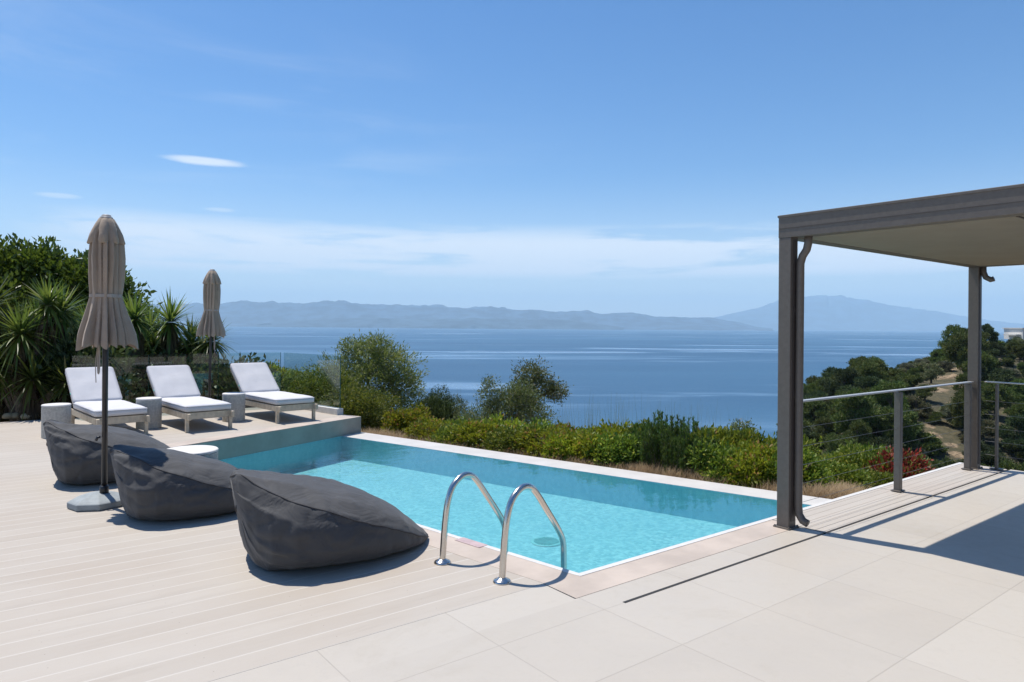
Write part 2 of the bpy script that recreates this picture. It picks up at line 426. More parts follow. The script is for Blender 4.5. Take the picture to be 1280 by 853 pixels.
L['fig'] = leaf_mat('broad_leaf', (.045, .10, .012), (.12, .20, .026), None, 0, .32, .38)
L['yucca'] = leaf_mat('yucca_leaf', (.055, .10, .018), (.155, .205, .036), (.30, .30, .12), .1, .35, .4)
L['dead'] = leaf_mat('dead_leaf_skirt', (.06, .045, .022), (.13, .10, .05), None, 0, .15, .8)
L['pine'] = leaf_mat('pine_needles', (.05, .085, .018), (.14, .185, .035), (.14, .15, .05), .15, .2, .7, .4)
L['pine2'] = leaf_mat('dark_pine_needles', (.035, .058, .02), (.08, .11, .032), None, 0, .15, .7, .4)
L['scrub'] = leaf_mat('scrub_leaf', (.09, .11, .045), (.18, .19, .09), (.19, .17, .09), .2, .2, .7, .4)
L['grass'] = leaf_mat('dry_grass_blade', (.36, .28, .15), (.55, .45, .27), None, 0, .3, .8)
L['stalk'] = leaf_mat('green_stalk', (.13, .15, .06), (.22, .23, .10), None, 0, .3, .8)
L['feather'] = leaf_mat('feathery_leaf', (.12, .17, .05), (.22, .27, .09), (.35, .36, .18), .15, .35)

# ------------------------------------------------------------ the setting: terrain
SEA_Z = EYE-45.0
RIDGE = [(20, 60, -62), (26.5, 69, -46), (31, 73, -20), (35, 78, -12.5), (44, 87, -10.5), (52, 94, -7.0), (58, 98, -5.0), (68, 106, -3.8), (76, 112, -2.6), (84, 118, -2.2), (110, 135, -1.2), (160, 165, 1), (300, 240, 12)]
NRM = Vector((.545, .84, 0))
def fbm(x, y, s, o=4):
    return noise.fractal(Vector((x*s, y*s, 3.7)), 1.0, 2.0, o)
FOOT = [(-14, -14), (-14, 13.95), (1.2, 13.85), (4.95, 13.75), (5.45, 11.3), (8.0, 3.4), (9.45, 3.2), (9.6, -14)]
def foot_dist(a, b):
    """signed distance to paved footprint, negative inside"""
    ins = False; d = 1e9; n = len(FOOT)
    for i in range(n):
        x1, y1 = FOOT[i]; x2, y2 = FOOT[(i+1) % n]
        if (y1 > b) != (y2 > b) and a < (x2-x1)*(b-y1)/(y2-y1)+x1: ins = not ins
        dx, dy = x2-x1, y2-y1; u = max(0, min(1, ((a-x1)*dx+(b-y1)*dy)/(dx*dx+dy*dy)))
        d = min(d, math.hypot(a-x1-u*dx, b-y1-u*dy))
    return -d if ins else d
def ground(x, y):
    s = NRM.x*x+NRM.y*y-8.75
    if s < 0: z = -.42+ .0*s
    elif s < 3: z = -.42-.13*s
    else: z = -.81-.30*(s-3)-.0009*(s-3)**2*(1 if s < 90 else 1)
    z = max(z, SEA_Z-12)
    z += fbm(x, y, .35)*.06*min(1, max(0, (s+2)/3)) if abs(x) < 40 and y < 40 else fbm(x, y, .05)*.9
    # headland
    best = -1e9
    for i in range(len(RIDGE)-1):
        x1, y1, z1 = RIDGE[i]; x2, y2, z2 = RIDGE[i+1]
        dx, dy = x2-x1, y2-y1; u = max(0, min(1, ((x-x1)*dx+(y-y1)*dy)/(dx*dx+dy*dy)))
        d = math.hypot(x-x1-u*dx, y-y1-u*dy)
        h = z1+(z2-z1)*u-.40*math.sqrt(d*d+9)+1.2
        best = max(best, h)
    if y > 25:
        best -= max(0, .415-x/y)*y*5
        best += fbm(x, y, .035)*2.2+fbm(x, y, .12)*.8
        k = 2.0
        z = max(z, best) if abs(z-best) > k*3 else k*math.log(math.exp((z-best)/k)+1)+best
    a = x*CT+y*ST; b = -x*ST+y*CT
    if -20 < a < 16 and -20 < b < 20:
        d = foot_dist(a, b)
        if d < .1: z = -1.9 if d < -.35 else z+(-1.9-z)*((.1-d)/.45)
    return z
def axis(lo, hi, fine0, fine1, st):
    v = list(np.arange(fine0, fine1+1e-6, st)); s = st; x = fine1
    while x < hi: s *= 1.13; x += s; v.append(x)
    s = st; x = fine0
    while x > lo: s *= 1.13; x -= s; v.insert(0, x)
    return v
gx = axis(-350, 420, -14, 16, .4); gy = axis(-260, 420, 2, 20, .4)
V = [(x, y, ground(x, y)) for y in gy for x in gx]
nx = len(gx); ny = len(gy)
Fc = [(j*nx+i, j*nx+i+1, (j+1)*nx+i+1, (j+1)*nx+i) for j in range(ny-1) for i in range(nx-1)]
m, t, p, oc, o = mat('hillside_ground')
n1 = t.noise(oc, .11, 5, .6); n2 = t.noise(oc, 1.2, 5, .65); n3 = t.noise(oc, 12, 4, .7)
sx, sy, sz = t.sep(oc)
c = t.mix(t.ramp(n2, .35, .65), (.055, .052, .026), (.10, .085, .045))
nr = t.noise(oc, .9, 7, .75, 1.0); rock = t.mix(t.ramp(nr, .38, .60), (.085, .062, .036), (.33, .245, .155)); rock = t.mix(t.ramp(t.noise(t.mapping(oc, (1, 1, 1), (4, 4, 4)), 1.6, 6, .8), .5, .62), rock, (.15, .11, .06))
c = t.mix(t.ramp(n1, .64, .72), c, rock)
c = t.mix(t.ramp(sy, 16, 24, 1, 0), c, t.mix(t.ramp(n3, .35, .65), (.27, .20, .12), (.40, .31, .19)))
ROCKS = []
M['ground'] = m
GT = (t, c, p, oc, n2, n3, rock)
me = np_mesh('ground', V, Fc, [m], True)
link_mesh('ground', me); tag(bpy.data.objects['ground'], kind='structure')
def hit(px, py):
    """where the photograph's sight line (px,py) meets the hillside"""
    rr = math.atan(.008); dx, dy = px-640, py-408
    rx = dx*math.cos(rr)+dy*math.sin(rr); ry = -dx*math.sin(rr)+dy*math.cos(rr)
    y = 14.0
    while y < 260:
        x = rx/870*y; z = EYE-ry/870*y
        if z < ground(x, y): return Vector((x, y, ground(x, y)))
        y += .5
    return None
for (px, py, r) in [(1192, 460, 3.0), (1184, 470, 3.2), (1172, 480, 3.2), (1192, 482, 2.6), (1162, 533, 1.0), (1168, 545, 1.3), (1188, 562, 1.1), (1200, 574, 1.5), (1256, 540, 1.2)]:
    h = hit(px, py)
    if h: ROCKS.append((h, r*.62))
msk = None
for h, r in ROCKS:
    vm = t.add('ShaderNodeVectorMath', operation='DISTANCE'); t.link(oc, vm.inputs[0]); vm.inputs[1].default_value = h
    k = t.ramp(t.math('ADD', vm.outputs['Value'], t.math('MULTIPLY', t.math('SUBTRACT', t.noise(oc, .5, 4, .7), .5), r*3.0)), r*.7, r*1.15, 1, 0)
    msk = k if msk is None else t.math('MAXIMUM', msk, k)
c = t.mix(msk, c, rock)
t.link(c, p.inputs['Base Color']); p.inputs['Roughness'].default_value = .95
t.link(t.bump(t.math('ADD', n2, t.math('MULTIPLY', n3, .4)), .8, .25), p.inputs['Normal'])

# sea
so_ = MB().poly([(-30000, -500, SEA_Z), (30000, -500, SEA_Z), (30000, 30000, SEA_Z), (-30000, 30000, SEA_Z)], [(0, 1, 2, 3)]).build('sea', M['sea']); tag(so_, kind='structure')

# far hills: skyline given as (image x, height above horizon px), built at their own distance with depth
def ridge_land(name, prof, dist, depth, col, seed, rough=1.0):
    n = 360; rows = 14
    xs = np.linspace(prof[0][0], prof[-1][0], n)
    hp = np.interp(xs, [p[0] for p in prof], [p[1] for p in prof])
    V = []
    for j in range(rows):
        u = j/(rows-1)
        for i in range(n):
            d = dist-depth*(.5-u) if True else 0
            e = min(1, max(0, min((xs[i]-prof[0][0]), (prof[-1][0]-xs[i]))/30))
            ang = (xs[i]-640)/870
            X_ = ang*d; Y_ = d
            crest = hp[i]/870*dist+(EYE-SEA_Z)*0
            nse = noise.fractal(Vector((X_/dist*26+seed, u*5, seed)), 1.0, 2.0, 6)
            nse2 = noise.fractal(Vector((X_/dist*70+seed, u*9, seed+4)), 1.0, 2.0, 5)
            prof_u = math.sin(min(1, u*1.9)*math.pi/2)**1.25 if u < .55 else math.cos((u-.55)/.45*math.pi/2)
            h = crest*prof_u*(1+.20*rough*nse*(1-abs(u-.55)))+crest*.12*nse2*math.sin(math.pi*min(1, u*1.6))
            z = SEA_Z-2+(h+EYE-SEA_Z)*min(1, prof_u*1.0+(.0 if u else 0)) if j else SEA_Z-20
            V.append((X_+nse2*dist*.002, Y_+nse*dist*.01, z))
    Fq = [(j*n+i, j*n+i+1, (j+1)*n+i+1, (j+1)*n+i) for j in range(rows-1) for i in range(n-1)]
    mm, t, p, oc, _ = mat(name+'_slopes')
    g = t.add('ShaderNodeNewGeometry')
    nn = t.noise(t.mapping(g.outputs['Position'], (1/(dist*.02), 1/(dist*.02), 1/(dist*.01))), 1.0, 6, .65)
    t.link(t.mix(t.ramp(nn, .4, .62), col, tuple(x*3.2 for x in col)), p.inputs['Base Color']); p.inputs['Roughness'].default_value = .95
    me = np_mesh(name, V, Fq, [mm], True); o = link_mesh(name, me); tag(o, kind='structure'); return o
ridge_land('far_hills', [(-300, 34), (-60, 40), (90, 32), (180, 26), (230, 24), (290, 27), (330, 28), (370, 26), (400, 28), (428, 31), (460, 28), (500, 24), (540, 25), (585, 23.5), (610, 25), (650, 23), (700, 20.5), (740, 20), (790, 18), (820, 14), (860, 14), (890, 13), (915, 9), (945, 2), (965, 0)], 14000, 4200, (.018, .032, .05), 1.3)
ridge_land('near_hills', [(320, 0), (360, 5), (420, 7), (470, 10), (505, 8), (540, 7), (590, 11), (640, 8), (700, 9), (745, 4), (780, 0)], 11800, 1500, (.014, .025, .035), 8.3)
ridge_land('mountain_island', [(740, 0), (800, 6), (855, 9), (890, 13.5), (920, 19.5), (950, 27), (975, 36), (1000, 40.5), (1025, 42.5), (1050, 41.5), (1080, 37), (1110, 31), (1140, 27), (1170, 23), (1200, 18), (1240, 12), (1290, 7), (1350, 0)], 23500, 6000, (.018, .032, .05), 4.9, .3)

# ------------------------------------------------------------ paving and pool (object axes = house grid)
WZ, FZ = -.28, -.64
P1, P2, P3, P4 = (3.13, 3.28), (7.50, 3.28), (5.42, 11.2), (2.05, 9.72)
def site(mb, name, mt, **kw): return mb.build(name, mt, rz=T, **kw)
RI2, RI3 = (7.24, 3.28), (4.97, 11.0)      # inner rim line
def off(p, q, d):
    v = Vector((q[0]-p[0], q[1]-p[1])).normalized(); return (p[0]-v.y*d, p[1]+v.x*d)
# coping quads with a mitred near corner
cw = .29
C1 = (2.83, 2.99); C4 = (1.76, 9.60); 
tag(site(MB().prism([(-14, 3.28), (2.83-.0, 3.28), (2.835, 3.30), C4, (1.70, 9.92), (5.30, 11.50), (4.98, 13.75), (-14, 13.9)], -.6, 0.0), 'pool_deck', M['deck']), kind='structure')
cp = MB()
cp.prism([C1, (5.30, 2.99), (5.30, 3.235), (P1[0]-.03, 3.235)], -.6, .001)
cp.prism([C1, (P1[0]-.03, 3.235), (P1[0]-.045, 3.28), (P4[0]-.05, P4[1]+.02), (1.70, 9.92), C4, (2.832, 3.30), (2.832, 3.28)][:7], -.6, .0015)
cp.prism([(P4[0]-.05, P4[1]+.02), (P3[0], P3[1]), (5.30, 11.50), (1.70, 9.92)], -.6, .002)
tag(site(cp, 'pool_coping', M['coping']), kind='structure')
tr_ = MB()
tr_.prism([(P1[0]-.03, 3.235), (9.42, 3.235), (9.42, 3.28), (P1[0], 3.28)], -.62, .004)
tr_.prism([(P1[0]-.03, 3.237), (P1[0], 3.28), (P4[0], P4[1]), (P4[0]-.047, P4[1]+.01), (P1[0]-.045, 3.28)], -.62, .0035)
tag(site(tr_, 'pool_edge_trim', M['trim']), kind='structure')
tag(site(MB().prism([(5.305, 2.79), (9.42, 2.79), (9.42, 3.235), (5.305, 3.235)], -.6, .0005), 'boarded_strip', M['strip']), kind='structure')
pt = MB()
pt.prism([(-14, -14), (9.45, -14), (9.45, 2.765), (3.01, 2.765), (3.01, 2.79), (5.30, 2.79), (5.30, 2.987), (2.82, 2.987), (2.825, 3.277), (-14, 3.277)], -.6, 0)
tag(site(pt, 'patio', M['tile']), kind='structure')
tag(site(MB().prism([(3.0, 2.762), (9.43, 2.762), (9.43, 2.795), (3.0, 2.795)], -.5, -.02), 'drain_channel', M['dark_gap']), kind='structure')
# joint lines across the boarded strip
tag(site(MB().box((5.3025, 2.99, -.004), (.008, .5, .012)).box((7.24, 2.99, -.004), (.006, .49, .0105)), 'strip_joint', M['dark_gap']), kind='structure')
# basin
bs_ = MB()
q = [P1, (RI2[0], P2[1]), RI3, (P3[0]-.08, P3[1]-.02), P4]
n = len(q)
bs_.poly([(x, y, FZ) for x, y in q], [tuple(range(n))])
tag(site(bs_, 'pool_floor', M['mosaic']), kind='structure')
wl = MB()
wl.poly([(*P4, -.003), (*P3, -.003), (*P3, -1.4), (*P4, -1.4)], [(0, 1, 2, 3)])
wl.poly([(*P3, -.003), (5.30+.02, 11.5, -.003), (5.32, 11.5, -1.4), (*P3, -1.4)], [(0, 1, 2, 3)])
tag(site(wl, 'pool_deck_wall', M['wallgrey']), kind='structure')
wl = MB()
wl.poly([(P4[0]-.001, P4[1]-.003, WZ+.003), (P3[0], P3[1]-.003, WZ+.003), (P3[0], P3[1]-.003, FZ), (P4[0], P4[1]-.003, FZ)], [(0, 1, 2, 3)])
wl.poly([(P1[0]+.003, P1[1], -.01), (P4[0]+.003, P4[1], -.01), (P4[0]+.003, P4[1], FZ), (P1[0]+.003, P1[1], FZ)], [(0, 1, 2, 3)])
wl.poly([(P1[0], P1[1]+.003, -.01), (RI2[0], P1[1]+.003, -.01), (RI2[0], P1[1]+.003, FZ), (P1[0], P1[1]+.003, FZ)], [(0, 1, 2, 3)])
wl.poly([(RI2[0], RI2[1], WZ+.003), (RI3[0], RI3[1], WZ+.003), (RI3[0]-.05, RI3[1]+.17, WZ+.003), (RI3[0]-.05, RI3[1]+.17, FZ), (RI3[0], RI3[1], FZ), (RI2[0], RI2[1], FZ)], [(0, 1, 4, 5), (1, 2, 3, 4)])
tag(site(wl, 'pool_walls', M['mosaic_wall']), kind='structure')
rm = MB()
rm.prism([(RI2[0]+.010, RI2[1]), (RI2[0]+.42, 3.26), (P3[0]+.02, P3[1]+.02), (RI3[0]-.047, RI3[1]+.19), (RI3[0]+.010, RI3[1]+.002)], -1.6, WZ+.006)
tag(site(rm, 'infinity_rim', M['rim'], bevel=.004), kind='structure')
tag(site(MB().poly([(x, y, WZ) for x, y in (P1, (RI2[0]+.0, 3.28), (RI3[0]+.004, RI3[1]+.0), (RI3[0]-.04, RI3[1]+.15), P4)], [(0, 1, 2, 3, 4)]), 'pool_water', M['water']), kind='structure')
# round slotted drain cover on the pool floor
dc = empty('floor_drain', W(4.75, 5.47, FZ+.004), T, 'pale round slotted drain cover on the pool floor', 'drain')
dm = MB(); dm.lathe([(.001, 0), (.165, 0), (.16, .003), (.15, .004), (.001, .005)], 28)
dm.build('cover', simple('drain_plastic', (.16, .41, .42), .5), dc)
sm = MB()
for i in range(-4, 5):
    ln = math.sqrt(.13**2-(i*.027)**2)*2
    sm.box((0, i*.027, .006), (ln, .009, .004))
sm.build('slots', simple('drain_slot', (.10, .33, .33), .7), dc)
# skimmer plate let into the coping
pl = MB().box((0, 0, .002), (.09, .26, .004)).build('skimmer_plate', simple('mauve_plate', (.44, .33, .33), .6), loc=W(2.93, 4.22, .002), rz=T+R(9), bevel=.002)
tag(pl, 'small mauve plate set flush in the pool coping behind the handrails', 'cover plate')

# ------------------------------------------------------------ glass fence round the lounger terrace
def glass_run(a0, b0, a1, b1, panes, label, curb=True, h=1.06):
    L_ = math.hypot(a1-a0, b1-b0); g = empty('glass_fence', W(a0, b0), T+math.atan2(b1-b0, a1-a0), label, 'glass fence')
    if curb: MB().box((L_/2, 0, .055), (L_, .13, .11)).build('kerb', M['curb'], g, bevel=.006)
    else: MB().box((L_/2, 0, .03), (L_, .06, .06)).build('channel', M['metal'], g, bevel=.003)
    for i in range(panes):
        x0 = L_*i/panes+.01; x1 = L_*(i+1)/panes-.01
        pn = MB().box(((x0+x1)/2, 0, (h+.05)/2), (x1-x0, .012, h-.07)).build('pane', M['glass'], g)
        MB().box((x1+.002, 0, (h+.05)/2), (.005, .014, h-.07)).build('edge', simple('glass_edge', (.02, .09, .075), .2), pn)
    return g
glass_run(1.36, 13.68, 4.86, 13.60, 3, 'long frameless glass balustrade behind the white loungers', False)
glass_run(4.90, 13.56, 5.22, 11.62, 1, 'short glass panel on a white kerb at the corner above the pool')

# villa facade behind the camera, seen only in the reflections of the glass
vl = empty('villa', W(3, -9.6), T, 'pale rendered villa with dark glazed openings', 'house')
vm_ = MB().box((0, -3, 1.7), (26, 6, 3.4)); vm_.build('wall', M['villa'], vl)
for x in (-9, -3.5, 2.5, 8.5):
    f = MB().box((x, .06, 1.25), (4.2, .08, 2.5)).build('window', M['metal'], vl)
    for k in (-1, 0, 1): MB().box((x+k*1.33, .115, 1.25), (1.2, .03, 2.3)).build('pane', M['darkglass'], f)
MB().box((0, -3, 3.5), (26.8, 6.8, .2)).build('roof', M['villa'], vl)

# ------------------------------------------------------------ pergola
PH, PB = 2.51, 2.325
pg = empty('pergola', W(5.2, 3.05), T, 'taupe metal pergola with solid roof standing at the pool corner', 'pergola')
PL, PW = 3.98, 4.6             # along a, along -b
posts = [(0, 0), (PL, 0), (0, -PW), (PL, -PW)]
for i, (x, y) in enumerate(posts):
    pb = MB(); pb.box((x, y+.0, PB/2), (.105, .105, PB))
    po = pb.build('post', M['metal'], pg, bevel=.004)
    # recessed groove down the inner faces and the base plate
    MB().box((x+.0, y-.0545, PB/2+.02), (.05, .006, PB-.08)).build('groove', M['metal2'], po)
    bp = MB().box((x, y, .006), (.15, .14, .012))
    for sx_ in (-1, 1):
        for sy_ in (-1, 1): bp.lathe([(.008, .012), (.008, .02), (.001, .021)], 6, (x+sx_*.064, y+sy_*.06, 0))
    bp.build('base_plate', M['metal'], po, bevel=.001)
def beam(c, d, nm='beam', line_axis=None):
    b = MB().box(c, d).build(nm, M['metal'], pg, bevel=.004); return b
ex = .055
z_ = (PH+PB)/2; hh = PH-PB
bm = beam((0, -PW/2+.0, z_), (.11, PW+.11, hh))
MB().box((-.0565, -PW/2, z_-.018), (.004, PW+.10, .004)).build('two_tone_line', M['metal2'], bm)  # thin darker line dividing the two-tone beam face
MB().box((-.0555, -PW/2, PH-.012), (.012, PW+.12, .018)).build('top_lip', M['metal'], bm, bevel=.002)
beam((PL, -PW/2, z_), (.11, PW+.11, hh))
beam((PL/2, 0, z_), (PL-.112, .11, hh)); beam((PL/2, -PW, z_), (PL-.112, .11, hh))
MB().box((PL/2, -PW/2, PB+.055), (PL-.115, PW-.115, .10)).build('roof_panel', M['soffit'], pg)
for k in range(1, 3):
    MB().box((PL/2, -PW*k/3, PB+.002), (PL-.12, .012, .008)).build('panel_seam', M['metal2'], pg)
for (x, y) in ((0, 0), (PL, 0)):
    pp = [(x+.03, y-.155, PB+.03), (x+.03, y-.152, PB-.05), (x+.03, y-.14, PB-.10), (x+.03, y-.105, PB-.15), (x+.03, y-.088, PB-.21)]
    if x == 0:
        pp += [(x+.03, y-.086, 1.2), (x+.03, y-.086, .19), (x+.03, y-.093, .12), (x+.03, y-.125, .075), (x+.03, y-.165, .06)]
    else:
        pp = [(x+.02, y-.075, PB+.02), (x+.02, y-.078, PB-.06), (x+.02, y-.10, PB-.12), (x+.02, y-.15, PB-.15), (x+.02, y-.18, PB-.14)]
    dp = MB().tube(pp, .031, 14).build('downpipe', M['metal'], pg, smooth=True)
    if x == 0:
        for zz in (.32, 1.05, 1.75): MB().box((x+.035, y-.075, zz), (.05, .05, .022)).build('bracket', M['steel'], dp)

# ------------------------------------------------------------ cable railings
def rail_run(a0, b0, a1, b1, post_at, label, n_cab=5, skip_end=0.0):
    L_ = math.hypot(a1-a0, b1-b0); g = empty('cable_railing', W(a0, b0), T+math.atan2(b1-b0, a1-a0), label, 'railing')
    MB().box((L_/2, 0, 1.0), (L_, .055, .014)).build('top_rail', M['railtop'], g, bevel=.004)
    for x, wd in post_at:
        p_ = MB().box((x, 0, .495), (wd, .06, .97)).build('rail_post', M['metal'], g, bevel=.004)
        MB().box((x, 0, .012), (.12, .09, .010)).build('base_plate', M['metal'], p_, bevel=.002)
    for k in range(n_cab):
        z = .16+.155*k
        MB().tube([(0, 0, z), (L_, 0, z)], .0017, 6).build('cable', M['cable'], g)
    return g
rail_run(5.26, 3.06, 9.12, 3.06, [(1.98, .06), (3.76, .05)], 'cable railing with a satin top rail between the two pergola posts')
rail_run(9.30, 2.98, 9.30, -3.2, [(.12, .022), (1.9, .04), (3.9, .04), (5.8, .04)], 'cable railing running right from the far pergola post')

# ------------------------------------------------------------ pool handrails
def smooth_path(pts, n=8):
    pts = [Vector(p) for p in pts]; out = []
    for i in range(len(pts)-1):
        p0 = pts[max(i-1, 0)]; p1 = pts[i]; p2 = pts[i+1]; p3 = pts[min(i+2, len(pts)-1)]
        for k in range(n):
            t_ = k/n; out.append(.5*((2*p1)+(-p0+p2)*t_+(2*p0-5*p1+4*p2-p3)*t_*t_+(-p0+3*p1-3*p2+p3)*t_**3))
    out.append(pts[-1]); return out
prof = [(0, 0, 0), (.02, 0, .25), (.045, 0, .40), (.09, 0, .50), (.17, 0, .556), (.25, 0, .555), (.32, 0, .505), (.44, 0, .36), (.555, 0, .215), (.61, 0, .12), (.622, 0, .0), (.622, 0, -.25), (.622, 0, -.52)]
hr = empty('pool_handrail', W(2.53, 3.98), T+R(9.5), 'arched stainless handrail at the pool edge, the farther of the pair', 'handrail', 'pair of arched pool handrails')
MB().tube(smooth_path(prof), .0215, 16).build('tube', M['steel'], hr, smooth=True)
MB().lathe([(.058, .0), (.058, .006), (.050, .016), (.030, .022), (.024, .030), (.02, .030)], 28).build('flange', M['steel'], hr, smooth=True)
reg(hr)
h2 = copy_tree(hr); h2.location = W(2.64, 3.46); h2['label'] = 'arched stainless handrail at the pool edge, the nearer one by the coping corner'

# ------------------------------------------------------------ bean bags
def bean_mesh(seed, w0=1.06):
    NU, NV = 110, 120
    S = [0, .02, .05, .10, .20, .35, .50, .65, .78, .88, .95, 1.0]
    TOP = [.56, .60, .60, .585, .56, .53, .475, .395, .295, .185, .10, .035]
    BOT = [.34, .15, .045, .0, -.02, -.03, -.03, -.02, -.01, .0, .012, .025]
    WD = [.09, .38, .58, .79, .96, 1.0, .97, .87, .70, .47, .26, .05]
    vs = []; SEAM = []
    for i in range(NU+1):
        u = i/NU; u = u*u*(3-2*u)*.45+u*.55
        tp = np.interp(u, S, TOP); bt = np.interp(u, S, BOT); wd = np.interp(u, S, WD)*w0/2
        ths = np.interp(u, [0, .08, .22, .5, .8, 1], [1.35, 1.02, .72, .42, .26, .15]); best = [9, 0, 9, 0]
        for j in range(NV):
            th = 2*math.pi*j/NV; c_, s_ = math.cos(th), math.sin(th)
            k = .84 if s_ < 0 else .92
            y = wd*math.copysign(abs(c_)**k, c_)
            hz = (tp-bt)
            z = bt+hz*(.42+.58*(abs(s_)**.88)) if s_ >= 0 else bt+hz*.42*(1-abs(s_)**.86)
            d1 = abs(th-ths); d2 = abs(th-(math.pi-ths))
            if d1 < best[0]: best[0] = d1; best[1] = j
            if d2 < best[2]: best[2] = d2; best[3] = j
            pin = math.exp(-(d1/.11)**2)+math.exp(-(d2/.11)**2)
            x = 1.32*u
            x -= .07*(max(0, z)/.6)**2*math.exp(-u*6)
            p_ = Vector((x, y, z))
            r_ = Vector((0, y, z-.25))
            if r_.length > 1e-4: r_.normalize()
            # cloth folds fan out from the knotted head, slack creases low on the flank
            f1 = noise.fractal(Vector((p_.x*1.6+seed*3, p_.y*2.6, p_.z*6+seed)), 1.0, 2.0, 3)
            rd = 1-abs(noise.noise(Vector((th*1.9+seed*5, u*2.2+seed, seed))))*2.2
            rd2 = 1-abs(noise.noise(Vector((p_.x*4+seed*2+p_.z*5, p_.z*9-p_.x*3, p_.y*2))))*2.4
            low = max(0, 1-abs(z-.22)/.22)
            d = .012*f1+.030*max(0, rd)**2.2*(math.exp(-u*3.2)+.5*math.exp(-((u-.96)/.10)**2))-.026*max(0, rd2)**2.4*(.35+.65*low)*math.exp(-u*1.2)+.012*pin
            p_ += r_*d
            if z < .02: p_.z = max(0.002, z)
            p_.y += .035*math.sin(u*3+seed)
            vs.append(p_)
        SEAM.append((best[1], best[3]))
    n = NV; fs = [(i*n+j, i*n+(j+1) % n, (i+1)*n+(j+1) % n, (i+1)*n+j) for i in range(NU) for j in range(NV)]
    fs += [tuple(range(n-1, -1, -1)), tuple(NU*n+k for k in range(n))]
    return vs, fs, NU, NV, SEAM
def beanbag(a, b, rot, seed, label, sc=1.0):
    g = empty('beanbag', W(a, b), T+rot, label, 'beanbag', 'charcoal beanbags facing the pool')
    vs, fs, NU, NV, SEAM = bean_mesh(seed)
    mb = MB(); mb.poly([v*sc for v in vs], fs)
    c_ = mb.build('cover', M['bean'], g, smooth=True)
    for sd_ in (0, 1):
        pth = [vs[i*NV+SEAM[i][sd_]]*sc for i in range(0, NU+1)]
        for _ in range(6): pth = [pth[0]]+[(pth[k-1]+pth[k]*2+pth[k+1])/4 for k in range(1, len(pth)-1)]+[pth[-1]]
        MB().tube(pth, .0055*sc, 6).build('seam', M['beanpipe'], g, smooth=True)
    # carry strap stitched at the head
    h0 = vs[6*NV+round(NV*.75)]*sc
    hd = vs[int(2)*NV+round(NV*.5)]*sc
    MB().tube(smooth_path([(hd.x+.02, -.03, .44*sc), (hd.x-.012, -.02, .41*sc), (hd.x-.015, .0, .37*sc), (hd.x+.02, .01, .34*sc)], 4), [.008]*13, 8).build('strap', M['beanpipe'], g, smooth=True)
    return g
beanbag(1.43, 4.73, R(-8), 1.0, 'charcoal beanbag nearest the camera, in front of the other two')
beanbag(.98, 6.50, R(-7), 2.7, 'charcoal beanbag beside the black parasol pole, middle of three', .95)
beanbag(.66, 8.34, R(-6), 4.9, 'charcoal beanbag farthest back, in front of the left lounger', 1.0)

# ------------------------------------------------------------ parasols
def canopy_mesh(seed):
    prof = [(1.385, .285), (1.42, .282), (1.50, .262), (1.58, .235), (1.68, .195), (1.78, .160), (1.835, .142), (1.855, .139), (1.88, .145), (1.95, .156), (2.06, .168), (2.2, .170), (2.32, .160), (2.40, .140), (2.47, .11), (2.53, .07), (2.56, .03)]
    zs = np.linspace(1.385, 2.56, 80); NT_ = 280; vs = []
    for i, z in enumerate(zs):
        r0 = np.interp(z, [p[0] for p in prof], [p[1] for p in prof])
        am = np.interp(z, [1.38, 1.6, 1.8, 1.85, 1.92, 2.1, 2.35, 2.56], [.42, .44, .26, .16, .30, .40, .34, .1])
        for k in range(NT_):
            th = 2*math.pi*k/NT_
            ph = 7*th*.5*2+.55*math.sin(2*th+seed)+.35*math.sin(3*th+seed*2)+(z-1.85)*.5*math.sin(2*th+seed*3)
            q = (ph*2/math.pi) % 2.0
            cell = math.floor(ph*2/math.pi/2)
            hgt = .72+.28*math.sin(cell*2.3+seed*4)
            q /= 2
            f = (q/.80)**.55 if q < .80 else (1-(q-.80)/.20)**.8       # each pleat wraps over the next
            f = hgt*f+.18*noise.noise(Vector((math.cos(th)*3+seed, math.sin(th)*3, z*1.5)))
            f2 = noise.noise(Vector((math.cos(th)*6, math.sin(th)*6, z*4+seed)))
            r = r0*(1.04-am*(1-f)+.03*f2)
            dz = 0
            if i < 6: dz = (-.045*f+.05*noise.noise(Vector((math.cos(th)*4, math.sin(th)*4, seed))))*(1-i/6)
            vs.append((r*math.cos(th), r*math.sin(th), z+dz))
    n = NT_; fs = [(i*n+j, i*n+(j+1) % n, (i+1)*n+(j+1) % n, (i+1)*n+j) for i in range(len(zs)-1) for j in range(n)]
    fs.append(tuple((len(zs)-1)*n+k for k in range(n)))
    return vs, fs
def squeeze(vf, k=.885):
    return [(x*k, y*k, z+np.interp(z, [1.30, 1.42, 1.85, 2.35, 2.6], [.035, .03, -.015, -.035, -.045])) for x, y, z in vf[0]], vf[1]
um = empty('parasol', W(.95, 7.01), 0, 'closed taupe parasol on a black pole beside the beanbags', 'parasol', 'closed parasols')
MB().tube([(0, 0, .10), (0, 0, 2.51)], .0235, 16).build('pole', M['black'], um, smooth=True)
MB().poly(*squeeze(canopy_mesh(1.7))).build('canopy', M['canopy'], um, smooth=True)
def flounce(seed):
    vs = []; n = 160; rows = [(2.352, .158), (2.362, .168), (2.41, .146), (2.46, .122), (2.51, .096), (2.555, .068), (2.566, .05)]
    for z, r0 in rows:
        for k in range(n):
            th = 2*math.pi*k/n; f = abs(math.sin(4*th+seed+.3*math.sin(2*th)))**.8
            r = r0*(1.03-.26*(1-f)*(1.5 if z < 2.45 else .5)); vs.append((r*math.cos(th), r*math.sin(th), z-(.030*f if z < 2.40 else 0)))
    return vs, [(i*n+j, i*n+(j+1) % n, (i+1)*n+(j+1) % n, (i+1)*n+j) for i in range(len(rows)-1) for j in range(n)]
